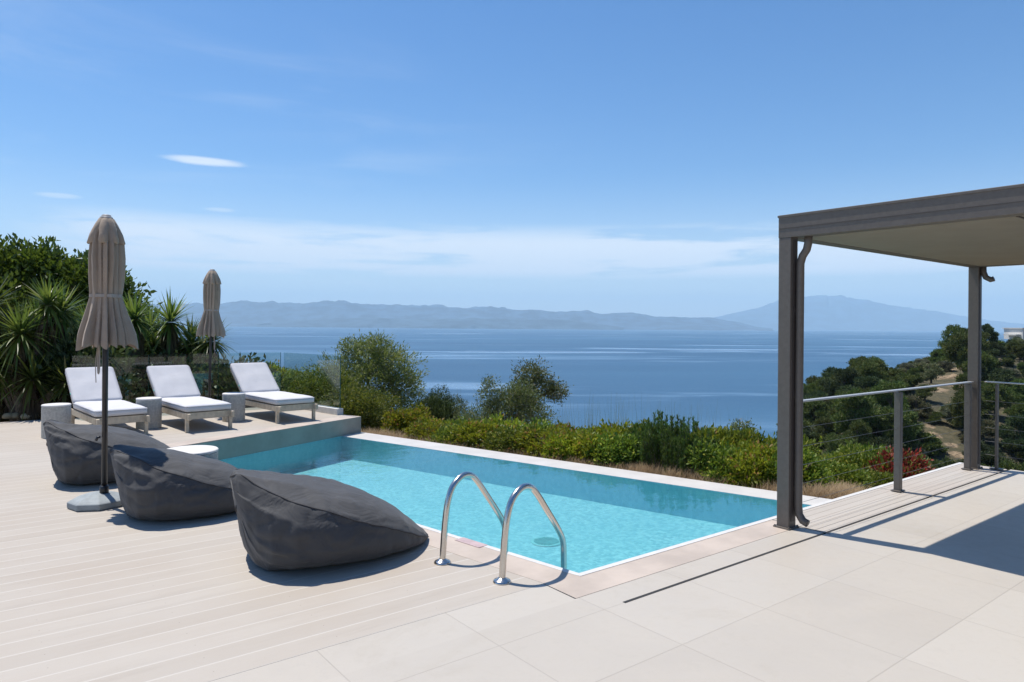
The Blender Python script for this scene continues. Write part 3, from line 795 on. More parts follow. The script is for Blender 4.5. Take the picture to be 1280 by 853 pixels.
MB().poly(*squeeze(flounce(.4))).build('vent_flap', M['canopy'], um, smooth=True)
MB().lathe([(.001, 2.56), (.05, 2.56), (.052, 2.566), (.048, 2.574), (.038, 2.577), (.038, 2.588), (.03, 2.594), (.001, 2.596)], 24, (0, 0, -.045)).build('finial', simple('finial_grey', (.34, .32, .31), .5), um, smooth=True)
st_ = MB(); ring = [(math.cos(2*math.pi*k/64)*(.124+.005*math.cos(16*math.pi*k/64)), math.sin(2*math.pi*k/64)*(.124+.005*math.cos(16*math.pi*k/64))) for k in range(64)]
vs = [(x, y, z) for z in (1.822, 1.850) for x, y in ring]
st_.poly(vs, [(k, (k+1) % 64, 64+(k+1) % 64, 64+k) for k in range(64)]).build('tie_band', M['strapgrey'], um, smooth=True)
cd = MB()
cd.tube(smooth_path([(-.03, -.035, 1.42), (-.04, -.045, 1.3), (-.032, -.05, 1.16), (-.022, -.05, 1.22), (-.026, -.045, 1.42)], 5), .007, 6)
cd.tube(smooth_path([(-.04, -.04, 1.42), (-.055, -.05, 1.25), (-.05, -.05, 1.08)], 5), .004, 6)
cd.build('tie_cord', M['strapgrey'], um, smooth=True)
bb = MB(); oct_ = lambda r, z: [(r*math.cos(R(22.5+45*k)), r*math.sin(R(22.5+45*k)), z) for k in range(8)]
rows = [oct_(.225, 0.0), oct_(.235, .012), oct_(.235, .052), oct_(.225, .06), oct_(.20, .072), oct_(.10, .105), oct_(.06, .112)]
vs = [p_ for r_ in rows for p_ in r_]
bb.poly(vs, [(i*8+k, i*8+(k+1) % 8, (i+1)*8+(k+1) % 8, (i+1)*8+k) for i in range(6) for k in range(8)]+[tuple(48+k for k in range(8)), tuple(range(7, -1, -1))])
bo = bb.build('base', M['base'], um, bevel=.004, rz=R(10), loc=(-.05, 0, 0))
MB().lathe([(.036, .09), (.036, .17), (.03, .175)], 20, (.049, -.009, 0)).build('collar', M['black'], bo, smooth=True)
kn = MB().tube([(-.03, -.01, .60), (-.05, -.02, .60), (-.06, -.03, .57)], .012, 8).build('crank', M['black'], um, smooth=True)
reg(um)
u2 = copy_tree(um); u2.location = W(3.31, 12.78); u2.rotation_euler = (R(.4), R(-1.0), R(140)); u2['label'] = 'closed taupe parasol behind the loungers against the sea'

# ------------------------------------------------------------ drum stools
def drum(a, b, label, sc=1.0):
    g = empty('drum_stool', W(a, b), random.random()*6, label, 'stool', 'concrete drum stools')
    MB().lathe([(.001, 0), (.19*sc, 0), (.196*sc, .01), (.196*sc, .425), (.19*sc, .432)], 48).build('drum', M['concrete'], g, smooth=False, bevel=0)
    MB().lathe([(.19*sc, .432), (.198*sc, .436), (.198*sc, .452), (.19*sc, .458), (.001, .459)], 48).build('top', M['concrete_top'], g)
    return g
drum(.98, 11.60, 'short grey concrete drum stool left of the left lounger', .9)
drum(2.19, 11.82, 'grey concrete drum stool between the left and middle loungers', .9)
drum(3.47, 11.90, 'grey concrete drum stool between the middle and right loungers', .9)
drum(1.60, 6.78, 'white-topped drum stool standing behind the beanbags by the pool edge', 1.18)

# ------------------------------------------------------------ loungers (front legs at y=0, body towards +b)
lg = empty('sun_lounger', W(1.38, 11.08), T+R(5), 'white sun lounger on the left, behind the black parasol pole', 'sun lounger', 'white sun loungers in a row')
LW = .67; SL = 1.38
fr_ = MB()
fr_.box((.02, SL/2+.02, .235), (.035, SL+.3, .09)).box((LW-.02, SL/2+.02, .235), (.035, SL+.3, .09))
fr_.box((LW/2, .012, .235), (LW-.08, .03, .10)).box((LW/2, SL+.13, .235), (LW-.08, .03, .09)).box((LW/2, .7, .235), (LW-.08, .03, .06))
fr_.build('frame', M['teak'], lg, bevel=.004)
sl_ = MB()
for k in range(9): sl_.box((LW/2, .12+k*.135, .272), (LW-.05, .07, .016))
sl_.build('slats', M['teak'], lg, bevel=.003)
for x in (.02, LW-.02):
    for y in (.0, SL+.10):
        MB().box((x, y, .14), (.048, .048, .28)).build('leg', M['teak'], lg, bevel=.004)
def cushion(x0, x1, y0, y1, th, seed):
    nx_, ny_ = 22, 34; top = []; bot = []
    for j in range(ny_+1):
        for i in range(nx_+1):
            u, v = i/nx_, j/ny_
            # rounded corners in plan
            x = x0+(x1-x0)*u; y = y0+(y1-y0)*v
            ex_ = min(u*(x1-x0), (1-u)*(x1-x0)); ey = min(v*(y1-y0), (1-v)*(y1-y0))
            rc = .05
            if ex_ < rc and ey < rc:
                cx_ = x0+rc if u < .5 else x1-rc; cy_ = y0+rc if v < .5 else y1-rc
                dx_, dy_ = x-cx_, y-cy_; mx_ = max(abs(dx_), abs(dy_)); hh_ = math.hypot(dx_, dy_)
                if hh_ > 1e-6: x = cx_+dx_/hh_*mx_; y = cy_+dy_/hh_*mx_
            e = min(ex_, ey)
            rim = min(1, e/.03); k = math.sin(rim*math.pi/2)
            z = th*(.80+.20*k)+.008*noise.noise(Vector((x*4+seed, y*4, seed)))*k+.006*math.sin(math.pi*u)*math.sin(math.pi*v)
            top.append((x, y, z)); bot.append((x, y, .01*(1-k)))
    n = (nx_+1)
    q_ = lambda o_, rev: [((o_+j*n+i, o_+j*n+i+1, o_+(j+1)*n+i+1, o_+(j+1)*n+i) if not rev else (o_+(j+1)*n+i, o_+(j+1)*n+i+1, o_+j*n+i+1, o_+j*n+i)) for j in range(ny_) for i in range(nx_)]
    N_ = len(top); fs = q_(0, False)+q_(N_, True)
    per = [i for i in range(n)]+[j*n+nx_ for j in range(1, ny_+1)]+[ny_*n+i for i in range(nx_-1, -1, -1)]+[j*n for j in range(ny_-1, 0, -1)]
    for a_, b_ in zip(per, per[1:]+per[:1]): fs.append((b_, a_, N_+a_, N_+b_))
    ring_ = [Vector(top[i]) for i in per]
    return top+bot, fs, ring_
vs, fs, rg = cushion(.0, LW, -.02, SL, .10, 1)
ms = MB().poly(vs, fs).build('seat_mattress', M['cushion'], lg, smooth=True, loc=(0, 0, .295))
MB().tube(rg+[rg[0]], .006, 6).build('piping', M['piping'], ms, smooth=True)
vs, fs, rg = cushion(.0, LW, 0, .80, .085, 5)
bk = MB().poly(vs, fs).build('back_mattress', M['cushion'], lg, smooth=True, loc=(0, SL-.015, .335)); bk.rotation_euler = (R(38), 0, 0)
MB().tube(rg+[rg[0]], .006, 6).build('piping', M['piping'], bk, smooth=True)
MB().box((-.004, .22, .05), (.012, .03, .02)).build('care_tag', M['tealtag'], bk)
bf = MB().box((.03, .36, -.02), (.04, .74, .03)).box((LW-.03, .36, -.02), (.04, .74, .03)).box((LW/2, .70, -.02), (LW-.1, .05, .03)).box((LW/2, .36, -.02), (LW-.1, .05, .02)).build('backrest_frame', M['teak'], lg, bevel=.004, loc=(0, SL-.015, .335)); bf.rotation_euler = (R(38), 0, 0)
MB().tube([(.06, SL+.02, .24), (.06, SL+.36, .62)], .012, 8).tube([(LW-.06, SL+.02, .24), (LW-.06, SL+.36, .62)], .012, 8).build('prop_bar', M['teak'], lg)
reg(lg)
l2 = copy_tree(lg); l2.location = W(2.52, 10.98); l2['label'] = 'white sun lounger in the middle of the row of three'
l3 = copy_tree(lg); l3.location = W(3.92, 11.17); l3['label'] = 'white sun lounger on the right, nearest the glass corner and the sea'

# ------------------------------------------------------------ foliage generators
rng = np.random.default_rng(11)
def rand_dir(n):
    v = rng.normal(size=(n, 3)); return v/np.linalg.norm(v, axis=1, keepdims=True)
def leaves(C, D, ln, wd, fold=.25, lv=.35):
    """one folded, pointed leaf (two quads) per centre C along direction D"""
    n = len(C); D = D/np.linalg.norm(D, axis=1, keepdims=True)
    up = rand_dir(n); S = np.cross(D, up); S /= np.linalg.norm(S, axis=1, keepdims=True)+1e-9
    Nn = np.cross(S, D)
    l = ln*(1+lv*(rng.random((n, 1))*2-1)); w_ = wd*(1+lv*(rng.random((n, 1))*2-1))
    b = C; tip = C+D*l; mid = C+D*l*.5
    a1 = mid+S*w_*.5+Nn*w_*fold; a2 = mid-S*w_*.5+Nn*w_*fold; 
    m2 = C+D*l*.5
    V = np.stack([b, a1, tip, m2, a2], 1).reshape(-1, 3)
    k = np.arange(n)[:, None]*5
    F_ = np.concatenate([k+np.array([[0, 1, 2, 3]]), k+np.array([[0, 3, 2, 4]])], 0)
    return V, F_
def blob_points(blobs, n, shell=.45, lump=.25, seed=0):
    """points inside bumpy ellipsoids, biased to the shell; returns points and outward directions"""
    vol = np.array([b[1][0]*b[1][1]*b[1][2] for b in blobs])**.67; pr = vol/vol.sum()
    idx = rng.choice(len(blobs), n, p=pr); d = rand_dir(n)
    r = shell+(1-shell)*rng.random(n)**.55
    lumpv = np.array([noise.noise(Vector((x*2.6+seed, y*2.6, z*2.6))) for x, y, z in d[:, :]+idx[:, None]*1.7])
    r = r*(1+lump*lumpv*1.6)
    Cn = np.array([b[0] for b in blobs])[idx]; Rd = np.array([b[1] for b in blobs])[idx]
    return Cn+d*r[:, None]*Rd, d
def crown(name, blobs, n_tw, per, ln, wd, mt, shell=.45, lump=.25, up=.35, spread=.05, zmin=None, seed=0, jit=.7):
    P, d = blob_points(blobs, n_tw, shell, lump, seed)
    C_ = np.repeat(P, per, 0)+rng.normal(size=(n_tw*per, 3))*spread
    Dd = np.repeat(d, per, 0)+rng.normal(size=(n_tw*per, 3))*jit; Dd[:, 2] += up
    if zmin is not None:
        k = C_[:, 2] > zmin; C_ = C_[k]; Dd = Dd[k]
    V, F_ = leaves(C_, Dd, ln, wd)
    return np_mesh(name, V, F_, [mt])
def limbs(name, paths, mt=None):
    mb = MB()
    for pts, r0, r1 in paths:
        pp = smooth_path(pts, 4); N_ = len(pp)
        mb.tube(pp, [r0+(r1-r0)*i/(N_-1) for i in range(N_)], 8)
    me = bpy.data.meshes.new(name); me.from_pydata(mb.v, [], mb.f); me.materials.append(mt or M['bark'])
    me.polygons.foreach_set('use_smooth', [True]*len(me.polygons)); return me
def plant(name, loc, crown_me, trunk_me, label, cat, group=None, rz=0.0, sc=(1, 1, 1), trunk_name='trunk', crown_name='crown'):
    g = empty(name, loc, rz, label, cat, group); g.scale = sc
    link_mesh(crown_name, crown_me, g); link_mesh(trunk_name, trunk_me, g)
    return g
def at(px, d, z=None):
    """ground position d metres ahead along the photograph's column px"""
    x = (px-640)/870*d
    return Vector((x, d, ground(x, d) if z is None else z))
def stems(h, k=5, r=.012):
    return [([(0, 0, -.25), (random.uniform(-.1, .1), random.uniform(-.1, .1), h*.3), (random.uniform(-.35, .35)*h, random.uniform(-.35, .35)*h, h*.8)], r*1.6, r*.5) for _ in range(k)]

# hedge shrub prototypes
def shrub_proto(seed, w_, h, n, ln, wd, mt, **kw):
    bl = []
    r = random.Random(seed)
    for k in range(7):
        bl.append(((r.uniform(-.28, .28)*w_, r.uniform(-.28, .28)*w_, h*r.uniform(.35, .72)), (w_*r.uniform(.22, .36), w_*r.uniform(.22, .36), h*r.uniform(.24, .36))))
    bl.append(((0, 0, h*.3), (w_*.45, w_*.45, h*.33)))
    return crown('shrub_leaves', bl, n, 6, ln, wd, mt, seed=seed, spread=.035, **kw), limbs('shrub_stems', stems(h))
hedgeP = [shrub_proto(s, 1.0, .8, 1500, .078, .036, L['pitto'], up=.5) for s in (1, 2)]+[shrub_proto(s, 1.0, .8, 1500, .074, .034, L['pitto2'], up=.5) for s in (3, 4)]
def upright_proto(seed, w_, h, mt):
    r = random.Random(seed); Cs = []; Ds = []
    st = []
    for k in range(46):
        a = r.uniform(0, 6.28); rr = w_*.42*math.sqrt(r.random()); bx, by = rr*math.cos(a), rr*math.sin(a)
        hh_ = h*(1-.35*(rr/(w_*.42))**2)*r.uniform(.7, 1.08); lx, ly = bx*1.25, by*1.25
        st.append(([(bx*.6, by*.6, -.2), (bx, by, hh_*.4), (lx, ly, hh_)], .006, .002))
        m_ = 120; tt = .1+.9*np.sqrt(rng.random(m_))
        Cs.append(np.stack([bx+(lx-bx)*tt, by+(ly-by)*tt, hh_*tt], 1)); d_ = rand_dir(m_)*.75; d_[:, 2] = np.abs(d_[:, 2])+.75; Ds.append(d_)
    V, F_ = leaves(np.concatenate(Cs), np.concatenate(Ds), .06, .012)
    return np_mesh('upright_leaves', V, F_, [mt]), limbs('upright_stems', st)
uprP = [upright_proto(s, .8, .95, L['rosemary']) for s in (21, 22)]

def put(proto, px, d, label, cat='shrub', group=None, s=1.0, h=1.0, name='shrub', rz=None, dz=-.05):
    loc = at(px, d); loc.z += dz
    return plant(name, loc, proto[0], proto[1], label, cat, group, rz if rz is not None else random.uniform(0, 6.28), (s, s, s*h), 'stems', 'foliage')
HG = 'yellow-green hedge shrubs along the infinity edge'
HL = 'yellow-green leafy hedge shrub growing behind the pool infinity edge'
def rim_d(px, off_):    # distance of the rim's outer edge for a column, plus an offset away from the pool
    tx = (px-640)/870; return (8.75+off_)/(NRM.x*tx+NRM.y)
row = [(538, .55, .9, 0), (572, .5, .95, 2), (604, .55, 1.05, 1), (642, .5, 1.0, 3), (684, .45, 1.1, 0), (716, .45, .95, 1), (748, .42, 1.0, 0), (772, .42, .95, 3), (905, .42, .95, 2), (935, .42, .98, 0), (965, .42, 1.0, 1), (995, .45, .95, 3)]
for px, o_, s, k in row:
    put(hedgeP[k], px, rim_d(px, o_+.1), HL, group=HG, s=s*.78, h=.90 if px < 730 else 1.0, dz=-.08 if px < 730 else -.05)
row2 = [(555, 1.3, 1.0, 1), (592, 1.2, 1.1, 3), (628, 1.3, 1.2, 0), (668, 1.3, 1.15, 2), (706, 1.2, 1.1, 1), (738, 1.1, 1.1, 3), (775, 1.1, 1.05, 0), (800, 1.15, 1.0, 2), (890, 1.15, 1.1, 1), (920, 1.1, 1.1, 3), (950, 1.1, 1.05, 0), (985, 1.1, 1.05, 2)]
for px, o_, s, k in row2:
    put(hedgeP[k], px, rim_d(px, o_), HL, group=HG, s=s*.84, h=.95 if px < 740 else 1.08, dz=-.18 if px < 740 else -.08)
for px, o_, s in [(805, .5, .9), (838, .5, 1.1), (868, .5, 1.0), (822, 1.1, 1.15), (856, 1.1, 1.1)]:
    put(uprP[int(px) % 2], px, rim_d(px, o_), 'upright needle-leaved green shrub in the middle of the hedge', group='upright needle-leaved shrubs in the hedge', s=s*.88, h=.95, name='rosemary_bush')
# shrubs beyond the railing
RG = 'green shrubs below the cable railing'
for px, d, s, k, h in [(1015, 9.4, .8, 3, .8), (1050, 9.9, .85, 2, .8), (1030, 11.4, .9, 0, .95), (1000, 11.0, .9, 2, .95), (1085, 11.2, 1.0, 2, 1.1), (1078, 12.4, 1.2, 3, 1.25), (1100, 10.4, .6, 3, .9), (1190, 12.2, .75, 3, .85), (1172, 11.5, .5, 2, .8), (1060, 13.5, 1.1, 3, 1.0), (1150, 14, .8, 3, .8), (1215, 13.5, .7, 3, .7)]:
    put(hedgeP[k], px, d, 'bright green leafy shrub below the cable railing', group=RG, s=s*.85, h=h)
redP = shrub_proto(31, 1.0, .8, 1500, .075, .032, L['red'], up=.6)
rp = put(redP, 1126, 10.9, 'red-leaved shrub glowing behind the railing post', s=1.0, h=1.0, name='red_shrub')
# lentisk mound and neighbours between glass corner and pool rim
lenP = shrub_proto(41, 1.6, 1.15, 3400, .05, .024, L['lentisk'], up=.4)
put(lenP, 448, 13.9, 'dense dark green shrub at the end of the glass fence', s=.92, h=1.0, name='dense_shrub')
put(lenP, 408, 15.4, 'dense green mound behind the glass corner panel', s=1.1, h=1.15, name='dense_shrub', rz=2)
put(hedgeP[0], 511, 13.4, 'round yellow-green bush between the dark shrub and the rim', s=.86, h=1.0)
put(hedgeP[1], 492, 14.4, 'yellow-tipped shrub below the olive tree', s=.7, h=.9)
dkP = shrub_proto(43, 1.5, 1.3, 4200, .06, .02, L['darkround'], up=.5)
put(dkP, 551, 19.5, 'dark green rounded bush standing alone against the sea', s=.95, h=1.0, name='round_bush', dz=.42)
put(dkP, 596, 19.5, 'low dark bush at the foot of the leaning tree', s=.85, h=.7, name='round_bush', rz=4, dz=.1)
put(dkP, 528, 20.0, 'small dark bush behind the round one', s=.6, h=.6, name='round_bush', rz=1, dz=.1)
# yellow feathery mass behind the glass
fP = shrub_proto(51, 1.5, 1.2, 3000, .07, .012, L['feather'], up=.7)
fP2 = shrub_proto(52, 1.5, 1.2, 2600, .075, .03, L['pitto'], up=.5)
for px, d, s, pr, h, lb in [(300, 16.5, 1.1, fP2, 1.15, 'yellow-green bush behind the parasol and the glass'), (335, 17.2, 1.25, fP2, 1.15, 'yellow-green bush behind the right lounger backrest'), (365, 16.6, 1.05, fP, 1.2, 'feathery pale green bush behind the right lounger'), (392, 17.0, 1.0, fP, 1.1, 'feathery bush beside the glass panel'), (405, 19.5, .85, fP2, 1.2, 'small bright green bush before the sea'), (275, 15.4, 1.0, fP2, 1.0, 'yellow bush under the small yucca'), (345, 20, 1.2, fP, 1.25, 'wispy bush against the sea behind the loungers'), (315, 15.2, .8, fP, .9, 'feathery tuft at the foot of the glass'), (430, 17.5, 1.0, fP2, .95, 'yellow-green bush under the olive tree')]:
    put(pr, px, d, lb, s=s, h=h*.86, dz=-.12)
# ---- olive tree
def tree_blobs(spec): return [((x, y, z), (rx, ry, rz_)) for x, y, z, rx, ry, rz_ in spec]
ol = tree_blobs([(-.55, 0, 1.55, .55, .5, .45), (0, .2, 1.95, .55, .55, .42), (.5, 0, 1.85, .5, .5, .45), (.75, 0, 1.35, .42, .45, .45), (.15, -.2, 1.4, .6, .5, .5), (-.85, .1, 1.15, .35, .35, .3), (.65, 0, .85, .42, .4, .35), (-.25, 0, 1.0, .5, .5, .4), (-.35, .1, 2.2, .28, .28, .22), (.2, 0, 2.3, .25, .25, .2)])
olc = crown('olive_leaves', ol, 4300, 6, .075, .02, L['olive'], shell=.25, lump=.5, up=.5, spread=.05, seed=3)
olt = limbs('olive_limbs', [([(0, 0, -.6), (.05, 0, .4), (-.1, 0, .9), (-.5, 0, 1.6)], .09, .02), ([(.03, 0, .3), (.25, .05, .9), (.45, 0, 1.9)], .06, .015), ([(.03, 0, .3), (.4, -.05, .8), (.75, 0, 1.3)], .05, .012), ([(0, 0, .6), (0, .1, 1.3), (0, .2, 2.1)], .05, .012), ([(.2, 0, .5), (.5, 0, .7), (.7, 0, .9)], .03, .01)])
loc = at(459, 17.5); loc.z = -1.45
plant('olive_tree', loc, olc, olt, 'rounded grey-green olive tree left of centre against the sea', 'tree', sc=(1.22, 1.15, 1.12))
# ---- wind-leaning wild olive with two heads
wb = tree_blobs([(.18, 0, 2.05, .36, .35, .28), (.45, 0, 1.75, .42, .35, .24), (-.05, 0, 1.7, .22, .25, .26), (.72, 0, 1.62, .26, .28, .2), (.15, 0, 1.35, .22, .22, .22)])
wc = crown('wild_olive_leaves', wb, 1050, 6, .065, .024, L['wild'], shell=.25, lump=.5, up=.3, spread=.05, seed=8)
wt = limbs('wild_olive_limbs', [([(.3, 0, -.9), (.42, 0, .2), (.32, 0, .75), (.1, 0, 1.2), (.18, 0, 2.0)], .12, .02), ([(.1, 0, 1.15), (.35, 0, 1.5), (.75, 0, 1.65)], .06, .012), ([(.12, 0, 1.2), (0, 0, 1.7)], .04, .01)])
loc = at(656, 18.5); loc.z = -1.92
plant('wild_olive', loc, wc, wt, 'small wind-leaning tree with a dark trunk against the sea', 'tree', sc=(1.15, 1.15, 1.1))
ivb = tree_blobs([(-.1, 0, .55, .5, .4, .45), (.45, 0, .6, .38, .35, .45), (-.55, 0, .45, .5, .4, .35), (-.38, 0, 1.05, .16, .16, .35), (.05, 0, .95, .3, .3, .25), (-1.1, 0, .2, .45, .4, .25), (.25, 0, 1.0, .25, .25, .3)])
ivc = crown('thicket_leaves', ivb, 3600, 6, .055, .017, L['wild'], shell=.3, lump=.4, up=.4, spread=.05, seed=12)
loc = at(636, 17.6); loc.z = -1.5
plant('wild_thicket', loc, ivc, limbs('thicket_stems', stems(.9, 8, .02)), 'ragged grey-green thicket at the foot of the leaning tree', 'shrub', sc=(1.3, 1.1, 1.3), trunk_name='stems', crown_name='foliage')
sgb = tree_blobs([(0, 0, .55, .16, .15, .2), (.12, 0, .75, .13, .12, .14), (-.15, 0, .5, .14, .12, .18), (-.28, 0, .62, .08, .08, .16)])
sgc = crown('sapling_leaves', sgb, 420, 5, .045, .016, L['wild'], shell=.2, lump=.4, up=.4, spread=.03, seed=14)
loc = at(918, 11.8); loc.z = -1.0
plant('wild_olive', loc, sgc, limbs('sapling_stems', stems(.8, 4, .015)), 'small grey-leaved sapling poking above the hedge', 'sapling', sc=(1.2, 1.2, 1.2))

# ---- broad-leaved tree at far left
fb = []
rr_ = random.Random(5)
for x, z, rx, rz_ in [(-3.0, 2.6, 1.0, .7), (-2.0, 2.9, .8, .6), (-1.3, 3.0, .7, .55), (-.6, 2.75, .65, .5), (.0, 2.65, .6, .5), (.5, 2.35, .5, .45), (-2.5, 1.9, .9, .6), (-1.5, 2.1, .9, .6), (-.6, 2.0, .8, .55), (.3, 1.8, .6, .5), (.95, 1.75, .42, .35), (1.15, 2.0, .35, .25), (-1.0, 1.3, 1.2, .5)]:
    fb.append(((x, rr_.uniform(-.5, .5), z), (rx, rx*.9, rz_)))
fc = crown('broad_leaves', fb, 4600, 6, .15, .075, L['fig'], shell=.3, lump=.6, up=.55, spread=.08, seed=21)
ft = limbs('broad_limbs', [([(-1, 0, -.6), (-.9, 0, .6), (-1.4, .1, 1.6), (-2.2, .2, 2.6)], .16, .03), ([(-.9, 0, .5), (-.4, .1, 1.5), (-.3, 0, 2.6)], .10, .02), ([(-.6, 0, .9), (.2, 0, 1.5), (1.0, 0, 1.9)], .07, .015), ([(-1.2, 0, 1.1), (-1.2, 0, 2.0), (-1.2, 0, 2.9)], .08, .02)])
plant('broadleaf_tree', Vector((-9.75, 15.9, -.15)), fc, ft, 'big glossy broad-leaved tree rising behind the yuccas at the left', 'tree')
fc2 = crown('broad_leaves_low', [((0, 0, .5), (1.4, .5, .7)), ((1.5, 0, .5), (.8, .5, .6)), ((-1.6, 0, .55), (1.3, .5, .75))], 2600, 6, .12, .06, L['darkround'], shell=.4, lump=.3, up=.5, spread=.09, seed=22)
plant('dark_hedge', Vector((-7.0, 14.1, -.3)), fc2, limbs('hedge_stems', stems(1.0, 8, .02)), 'dark shaded hedge behind the glass balustrade', 'hedge', trunk_name='stems', crown_name='foliage')
fcb = crown('broad_leaves_back', [((0, 0, .9), (1.5, .6, .9)), ((1.8, 0, .7), (1.2, .6, .75)), ((-1.8, 0, 1.0), (1.4, .6, .95))], 2600, 6, .12, .06, L['darkround'], shell=.4, lump=.3, up=.5, spread=.09, seed=27)
plant('dark_hedge', Vector((-9.3, 15.3, -.3)), fcb, limbs('hedge_stems', stems(1.0, 8, .02)), 'deep green hedge filling the gaps behind the yucca rosettes', 'hedge', trunk_name='stems', crown_name='foliage')
fc3 = plant('dark_hedge', Vector((-9.4, 12.9, -.3)), fc2, limbs('hedge_stems', stems(1.0, 8, .02)), 'dark shaded hedge behind the yuccas at the left edge', 'hedge', rz=2.9, sc=(1, 1, 1.25), trunk_name='stems', crown_name='foliage')

# ---- yuccas
def yucca_rosette(n, ln, wd, center, droop=.35, lo=-.8):
    V = []; Fq = []; seg = 5
    for k in range(n):
        zc = lo+(1-lo)*((k+.5)/n)**.8; zc = min(.995, zc); a = k*2.39996+rng.random()*.4
        rr2 = math.sqrt(1-zc*zc); d = np.array([rr2*math.cos(a), rr2*math.sin(a), zc])
        s = np.array([-math.sin(a), math.cos(a), 0.0]); l = ln*(.8+.35*rng.random())
        o_ = len(V)
        for j in range(seg+1):
            u = j/seg; wj = wd*(.55+.9*u if u < .35 else (1-u)/.65*.87+.0)*.5
            c_ = center+d*(.04+l*u)+np.array([0, 0, -droop*l*u*u*(1-.75*zc if zc > 0 else 1.0)])
            fold = np.array([d[0]*-.3*zc, d[1]*-.3*zc, rr2*.3])*wj
            V += [c_-s*wj+fold, c_+s*wj+fold]
        for j in range(seg): Fq.append((o_+2*j, o_+2*j+1, o_+2*j+3, o_+2*j+2))
    return V, Fq
def yucca_mesh(heads, skirts=True):
    V = []; Fq = []; mi = []
    for (c_, n, ln, wd) in heads:
        v, f = yucca_rosette(int(n*1.35), ln, wd, np.array(c_, float)); o_ = len(V); V += v; Fq += [tuple(i+o_ for i in q_) for q_ in f]; mi += [0]*len(f)
        if skirts:
            m_ = n; o_ = len(V); V2 = []; F2 = []
            for k in range(m_):
                a = rng.random()*6.28; z0 = c_[2]-.05-.5*rng.random(); l = ln*.7*(.6+.5*rng.random())
                b0 = np.array([c_[0]+.05*math.cos(a), c_[1]+.05*math.sin(a), z0]); e_ = b0+np.array([math.cos(a)*.16, math.sin(a)*.16, -l]); s = np.array([-math.sin(a), math.cos(a), 0])*.016
                md = (b0+e_)/2+np.array([math.cos(a), math.sin(a), 0])*.05
                i0 = len(V2); V2 += [b0-s, b0+s, md-s, md+s, e_-s*.2, e_+s*.2]; F2 += [(i0, i0+1, i0+3, i0+2), (i0+2, i0+3, i0+5, i0+4)]
            V += V2; Fq += [tuple(i+o_ for i in q_) for q_ in F2]; mi += [1]*len(F2)
    return np_mesh('yucca_leaves', V, Fq, [L['yucca'], L['dead']], False, mi)
def yucca(px, d, heads, label, base_z=-.1):
    """heads: (dx, z_world, n, length)"""
    x = (px-640)/870*d; g = empty('yucca', (x, d, base_z), 0, label, 'yucca', 'yuccas behind the terrace')
    hs_ = [((dx, dy, z-base_z), n, ln, .055) for dx, dy, z, n, ln in heads]
    link_mesh('rosette', yucca_mesh(hs_), g)
    link_mesh('trunk', limbs('yucca_trunk', [([(0, 0, -.4), (h_[0][0]*.3, h_[0][1]*.3, h_[0][2]*.35), (h_[0][0], h_[0][1], h_[0][2])], .10, .065) for h_ in hs_], M['yuccabark']), g)
    return g
yucca(-14, 12.2, [(0, 0, 1.85, 100, .72), (.55, .3, 1.2, 80, .6), (-.4, 0, .9, 80, .6)], 'tall yucca cut by the left edge of the picture')
yucca(26, 12.0, [(0, 0, 1.38, 110, .74), (.2, .4, 1.9, 90, .62), (-.35, -.2, .75, 80, .6)], 'big spiky yucca at the left edge beside the tree')
yucca(76, 12.7, [(0, 0, 1.75, 100, .70), (.25, .3, 1.2, 80, .6), (-.2, 0, .6, 70, .55)], 'yucca with long leaves left of the near parasol')
yucca(112, 13.9, [(0, 0, 1.5, 90, .66), (.3, .2, 1.0, 70, .55)], 'yucca partly hidden behind the near parasol')
yucca(168, 14.2, [(0, 0, 1.66, 100, .68), (-.3, .2, 1.2, 80, .55)], 'yucca just right of the near parasol')
yucca(213, 14.6, [(0, 0, 1.62, 110, .74), (.3, .3, 1.1, 80, .55), (-.4, .1, 1.1, 80, .55)], 'yucca fanning out between the two parasols')
yucca(262, 14.6, [(.05, 0, 1.22, 95, .60), (-.3, .3, .95, 80, .5)], 'small yucca behind the far parasol in front of the sea')
yucca(34, 11.85, [(.1, 0, .62, 80, .6), (-.45, .1, .78, 80, .6), (.55, .2, .55, 70, .5)], 'low drooping yucca in front of the big ones at the left edge')
put(dkP, 55, 12.6, 'dark shrub under the yuccas beside the left drum stool', s=.75, h=.75, name='dark_shrub')
put(dkP, 8, 12.5, 'dark shrub under the yuccas at the left edge', s=.8, h=.8, name='dark_shrub', rz=2)
yucca(48, 13.2, [(0, 0, 1.5, 90, .7), (.5, 0, .8, 80, .6)], 'yucca crowding in behind the two large left ones')
yucca(142, 14.6, [(0, 0, 1.25, 80, .62)], 'low yucca hidden behind the near parasol skirt')
yucca(238, 15.2, [(0, 0, 1.25, 80, .6), (-.5, 0, .9, 70, .55)], 'yucca behind the fanning one, left of the far parasol')
yucca(188, 15.4, [(0, 0, 1.45, 80, .65), (.3, 0, .8, 70, .55)], 'yucca in the second row between the parasols')
# low dead leaves and stones at the bed edge
for k, (px, d) in enumerate([(12, 11.75), (22, 11.8), (34, 11.7), (44, 11.85), (28, 12.0)]):
    me = bpy.data.meshes.new('stone'); vs = []
    mb = MB(); mb.lathe([(.001, -.03), (.07, -.02), (.085, .02), (.06, .06), (.001, .075)], 9)
    vs = [Vector(v)+Vector((noise.noise(Vector(v)*9+Vector((k, 0, 0)))*.03, noise.noise(Vector(v)*9+Vector((0, k, 0)))*.03, 0)) for v in mb.v]
    o_ = MB().poly(vs, mb.f).build('stone', simple('bed_stone', (.34, .28, .18), .9), smooth=True, loc=(((px-640)/870*d), d, .0))
    tag(o_, 'pale stone edging the yucca bed at the left edge', 'stone', 'stones edging the yucca bed')

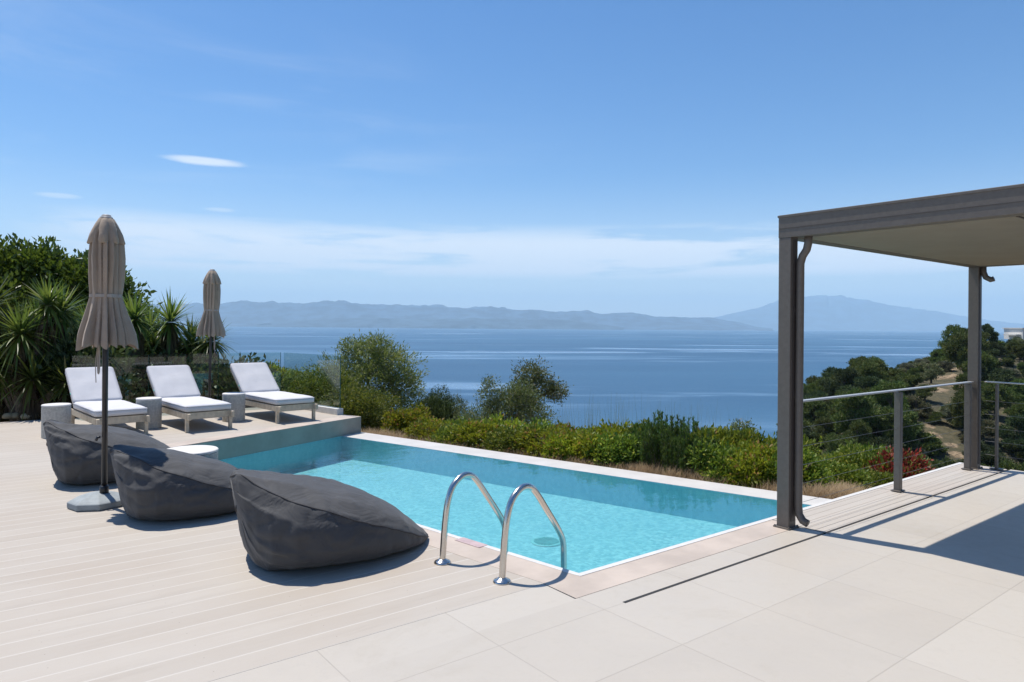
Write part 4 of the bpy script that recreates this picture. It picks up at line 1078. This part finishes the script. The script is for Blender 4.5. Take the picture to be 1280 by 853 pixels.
# ---- dry grass tufts and stalks
def blades(name, spots, n_per, h, spread, wd, mt, lean=.35):
    Vs = []; Fs = []; o_ = 0
    for (x, y, z) in spots:
        n = n_per; b = np.stack([x+rng.normal(size=n)*spread, y+rng.normal(size=n)*spread, np.full(n, z)], 1)
        a = rng.random(n)*6.28; l = h*(.5+.8*rng.random(n)); le = lean*(.3+rng.random(n))
        d = np.stack([np.cos(a)*le, np.sin(a)*le, np.ones(n)], 1); s = np.stack([-np.sin(a), np.cos(a), np.zeros(n)], 1)*wd
        m_ = b+d*l[:, None]*.5; t_ = b+d*l[:, None]; t_[:, :2] += np.stack([np.cos(a), np.sin(a)], 1)*(l*le*.5)[:, None]
        V = np.stack([b-s, b+s, m_+s*.8, m_-s*.8, t_+s*.2, t_-s*.2], 1).reshape(-1, 3)
        k = np.arange(n)[:, None]*6+o_; Fs.append(k+np.array([[0, 1, 2, 3]])); Fs.append(k+np.array([[3, 2, 4, 5]])); Vs.append(V); o_ += 6*n
    return np_mesh(name, np.concatenate(Vs), np.concatenate(Fs), [mt])
sp_ = []
for px0, px1, n, o0, o1 in [(455, 505, 16, .15, .7), (505, 640, 14, .1, .35), (640, 690, 14, .1, .35), (690, 760, 8, .1, .3), (765, 812, 18, .05, .35), (812, 990, 18, .05, .22), (1005, 1078, 46, -.1, .95), (1005, 1060, 30, .3, 1.2)]:
    for _ in range(n):
        px = random.uniform(px0, px1); d = rim_d(px, random.uniform(o0, o1)); x = (px-640)/870*d; sp_.append((x, d, ground(x, d)-.02))
g_ = link_mesh('dry_grass', blades('dry_grass', sp_, 120, .17, .10, .0035, L['grass'], .6)); tag(g_, 'dry straw-coloured grass along the outer edge of the pool rim', 'grass', kind='stuff')
sp_ = []
for _ in range(150):
    px = random.choice([random.uniform(560, 960), random.uniform(690, 900), random.uniform(280, 420)]); d = rim_d(px, random.uniform(1.6, 3.0)) if px > 450 else random.uniform(17, 20); x = (px-640)/870*d; sp_.append((x, d, ground(x, d)-.02))
g_ = link_mesh('tall_grass', blades('tall_grass', sp_, 5, .95, .12, .0022, L['stalk'], .12)); tag(g_, 'thin tall grass stalks standing above the hedge against the sea', 'grass', kind='stuff')

# ---- headland pines and scrub
def pine_proto(seed, h, w_, mt, n=1500, ll=.42, lw=.14, nb=26, lo=.30):
    r = random.Random(seed); bl = []; pth = []
    pth.append(([(0, 0, -1.0), (r.uniform(-.3, .3), 0, h*.4), (r.uniform(-.4, .4), r.uniform(-.3, .3), h*.9)], .16, .05))
    for k in range(nb):
        a = r.uniform(0, 6.28); z = h*(lo+(.94-lo)*(k+.5)/nb); f = math.sqrt(max(.05, 1-((z/h-.45)/.58)**2)); rr2 = w_*.40*r.uniform(.35, 1.0)*f
        c_ = (rr2*math.cos(a), rr2*math.sin(a), z)
        bl.append((c_, (w_*r.uniform(.10, .17), w_*r.uniform(.10, .17), h*r.uniform(.055, .09))))
        pth.append(([(0, 0, z*.7), (c_[0]*.5, c_[1]*.5, z*.88), c_], .05, .015))
    return crown('pine_foliage', bl, n, 5, ll, lw, mt, shell=.5, lump=.3, up=.9, spread=.10, seed=seed, jit=.7), limbs('pine_trunk', pth)
pineP = [pine_proto(61, 6.0, 5.2, L['pine'], 2000, .32, .11), pine_proto(62, 5.4, 5.6, L['pine2'], 2000, .32, .11), pine_proto(63, 6.4, 4.8, L['pine'], 2000, .30, .10), pine_proto(64, 5.6, 5.4, L['pine'], 2000, .34, .12)]
coneP = pine_proto(66, 6.0, 3.0, L['pine2'], 1500, .34, .11, 18, .2)
L['sage'] = leaf_mat('sage_scrub_leaf', (.13, .15, .09), (.24, .25, .16), None, 0, .2, .8, .4)
scrubP = [pine_proto(71, 2.4, 3.2, L['scrub'], 1000, .24, .09, 12, .2), pine_proto(72, 2.2, 3.6, L['pine'], 1000, .24, .09, 12, .2), pine_proto(73, 2.0, 3.0, L['sage'], 1000, .20, .08, 12, .2)]
PG, SG = 'pines covering the headland', 'scrub bushes on the headland'
placed = []
def clear_ok(x, y, rad, ht=2.0):
    for (h, r) in ROCKS:
        # keep the rocky patches and the sight lines onto them free
        if math.hypot(x-h.x, y-h.y) < r+rad: return False
        t_ = y/h.y
        if .45 < t_ < 1 and abs(x-h.x*t_) < (r*.62+rad*.4) and ground(x, y)+ht > EYE+(h.z-EYE)*t_-1.0: return False
    return True
pr_ = random.Random(99); cnt = 0; tries = 0
while cnt < 210 and tries < 30000:
    tries += 1
    y = pr_.uniform(34, 175); px = pr_.uniform(985, 1340); x = (px-640)/870*y
    z = ground(x, y)
    if z < SEA_Z+8: continue
    # distance below ridge: only plant slopes that face the terrace and the crest itself
    if not clear_ok(x, y, 1.5, 4.5): continue
    if y > 1.2*(x*.62+62): continue
    if any(math.hypot(x-q_[0], y-q_[1]) < 3.5 for q_ in placed): continue
    placed.append((x, y)); s = pr_.uniform(.65, 1.08)*(.42 if 1095 < px < 1192 and y > 86 else 1)*(.55 if px > 1238 and y > 98 else 1)
    pt_ = pineP[pr_.randrange(4)] if pr_.random() > .1 else coneP
    plant('pine_tree', Vector((x, y, z-.3)), pt_[0], pt_[1], 'dark green pine tree on the wooded headland', 'pine', PG, pr_.uniform(0, 6.28), (s, s, s*pr_.uniform(.8, 1.1)))
    cnt += 1
print('pines', cnt, tries)
cnt = 0; tries = 0; placed2 = []
while cnt < 290 and tries < 30000:
    tries += 1
    y = pr_.uniform(26, 165); px = pr_.uniform(985, 1340); x = (px-640)/870*y; z = ground(x, y)
    if z < SEA_Z+8 or not clear_ok(x, y, .4): continue
    if y > 1.2*(x*.62+60): continue
    if any(math.hypot(x-q_[0], y-q_[1]) < 1.9 for q_ in placed2): continue
    placed2.append((x, y)); s = pr_.uniform(.7, 1.3); pt_ = scrubP[pr_.randrange(3)]
    plant('scrub_bush', Vector((x, y, z-.4)), pt_[0], pt_[1], 'olive-green scrub bush between the headland pines', 'scrub', SG, pr_.uniform(0, 6.28), (s, s, s*.9), 'stems', 'foliage')
    cnt += 1
print('scrub', cnt, tries)
# landmark pine beside the far pergola post
for px, d, s, lb in [(1207, 104, 1.25, 'tallest pine on the crest behind the far pergola post'), (1226, 100, .95, 'pine on the crest just right of the far pergola post'), (1092, 84, .62, 'pointed pine on the skyline between the pergola posts')]:
    x = (px-640)/870*d; z = ground(x, d); pt_ = coneP if px == 1092 else pineP[0 if px == 1208 else 3]
    plant('pine_tree', Vector((x, d, z-.3)), pt_[0], pt_[1], lb, 'pine', sc=(s, s, s*1.05))
# house on the ridge
hx, hy = (1282-640)/870*190, 190
hz = 2.35
hs2 = empty('hill_house', (hx, hy, hz-3.2), R(8), 'small white flat-roofed house on the ridge at the right edge', 'house')
MB().box((0, 0, 1.45), (7.6, 6, 2.9)).build('wall', simple('white_render', (.62, .60, .56), .8), hs2)
MB().box((0, 0, 3.0), (8.2, 6.6, .22)).build('roof', simple('house_roof_slab', (.55, .53, .50), .8), hs2)
f = MB().box((-1.6, -3.03, 1.95), (2.2, .08, 1.1)).build('window', M['darkglass'], hs2)
MB().box((-1.6, -3.08, 2.53), (2.5, .06, .07)).build('frame', M['trim'], f)
MB().box((1.6, -3.03, 1.8), (1.8, .08, 1.2)).build('window', M['darkglass'], hs2)
MB().box((-4.6, -.5, 1.2), (1.6, 4, .3)).build('balcony', M['villa'], hs2)

# ------------------------------------------------------------ haze
mh = bpy.data.materials.new('haze_air'); mh.use_nodes = True; ht = NT(mh.node_tree)
ho = ht.add('ShaderNodeOutputMaterial'); hv = ht.add('ShaderNodeVolumePrincipled')
hv.inputs['Color'].default_value = (.60, .83, 1, 1); hv.inputs['Density'].default_value = 6.8e-5; hv.inputs['Anisotropy'].default_value = 0.0
ht.link(hv.outputs[0], ho.inputs['Volume'])
hz_ = MB().box((0, 14800, (1300+SEA_Z-60)/2), (64000, 30800, 1300-(SEA_Z-60))).build('haze', mh); tag(hz_, 'pale sea haze', kind='stuff')
hz_['category'] = 'haze'
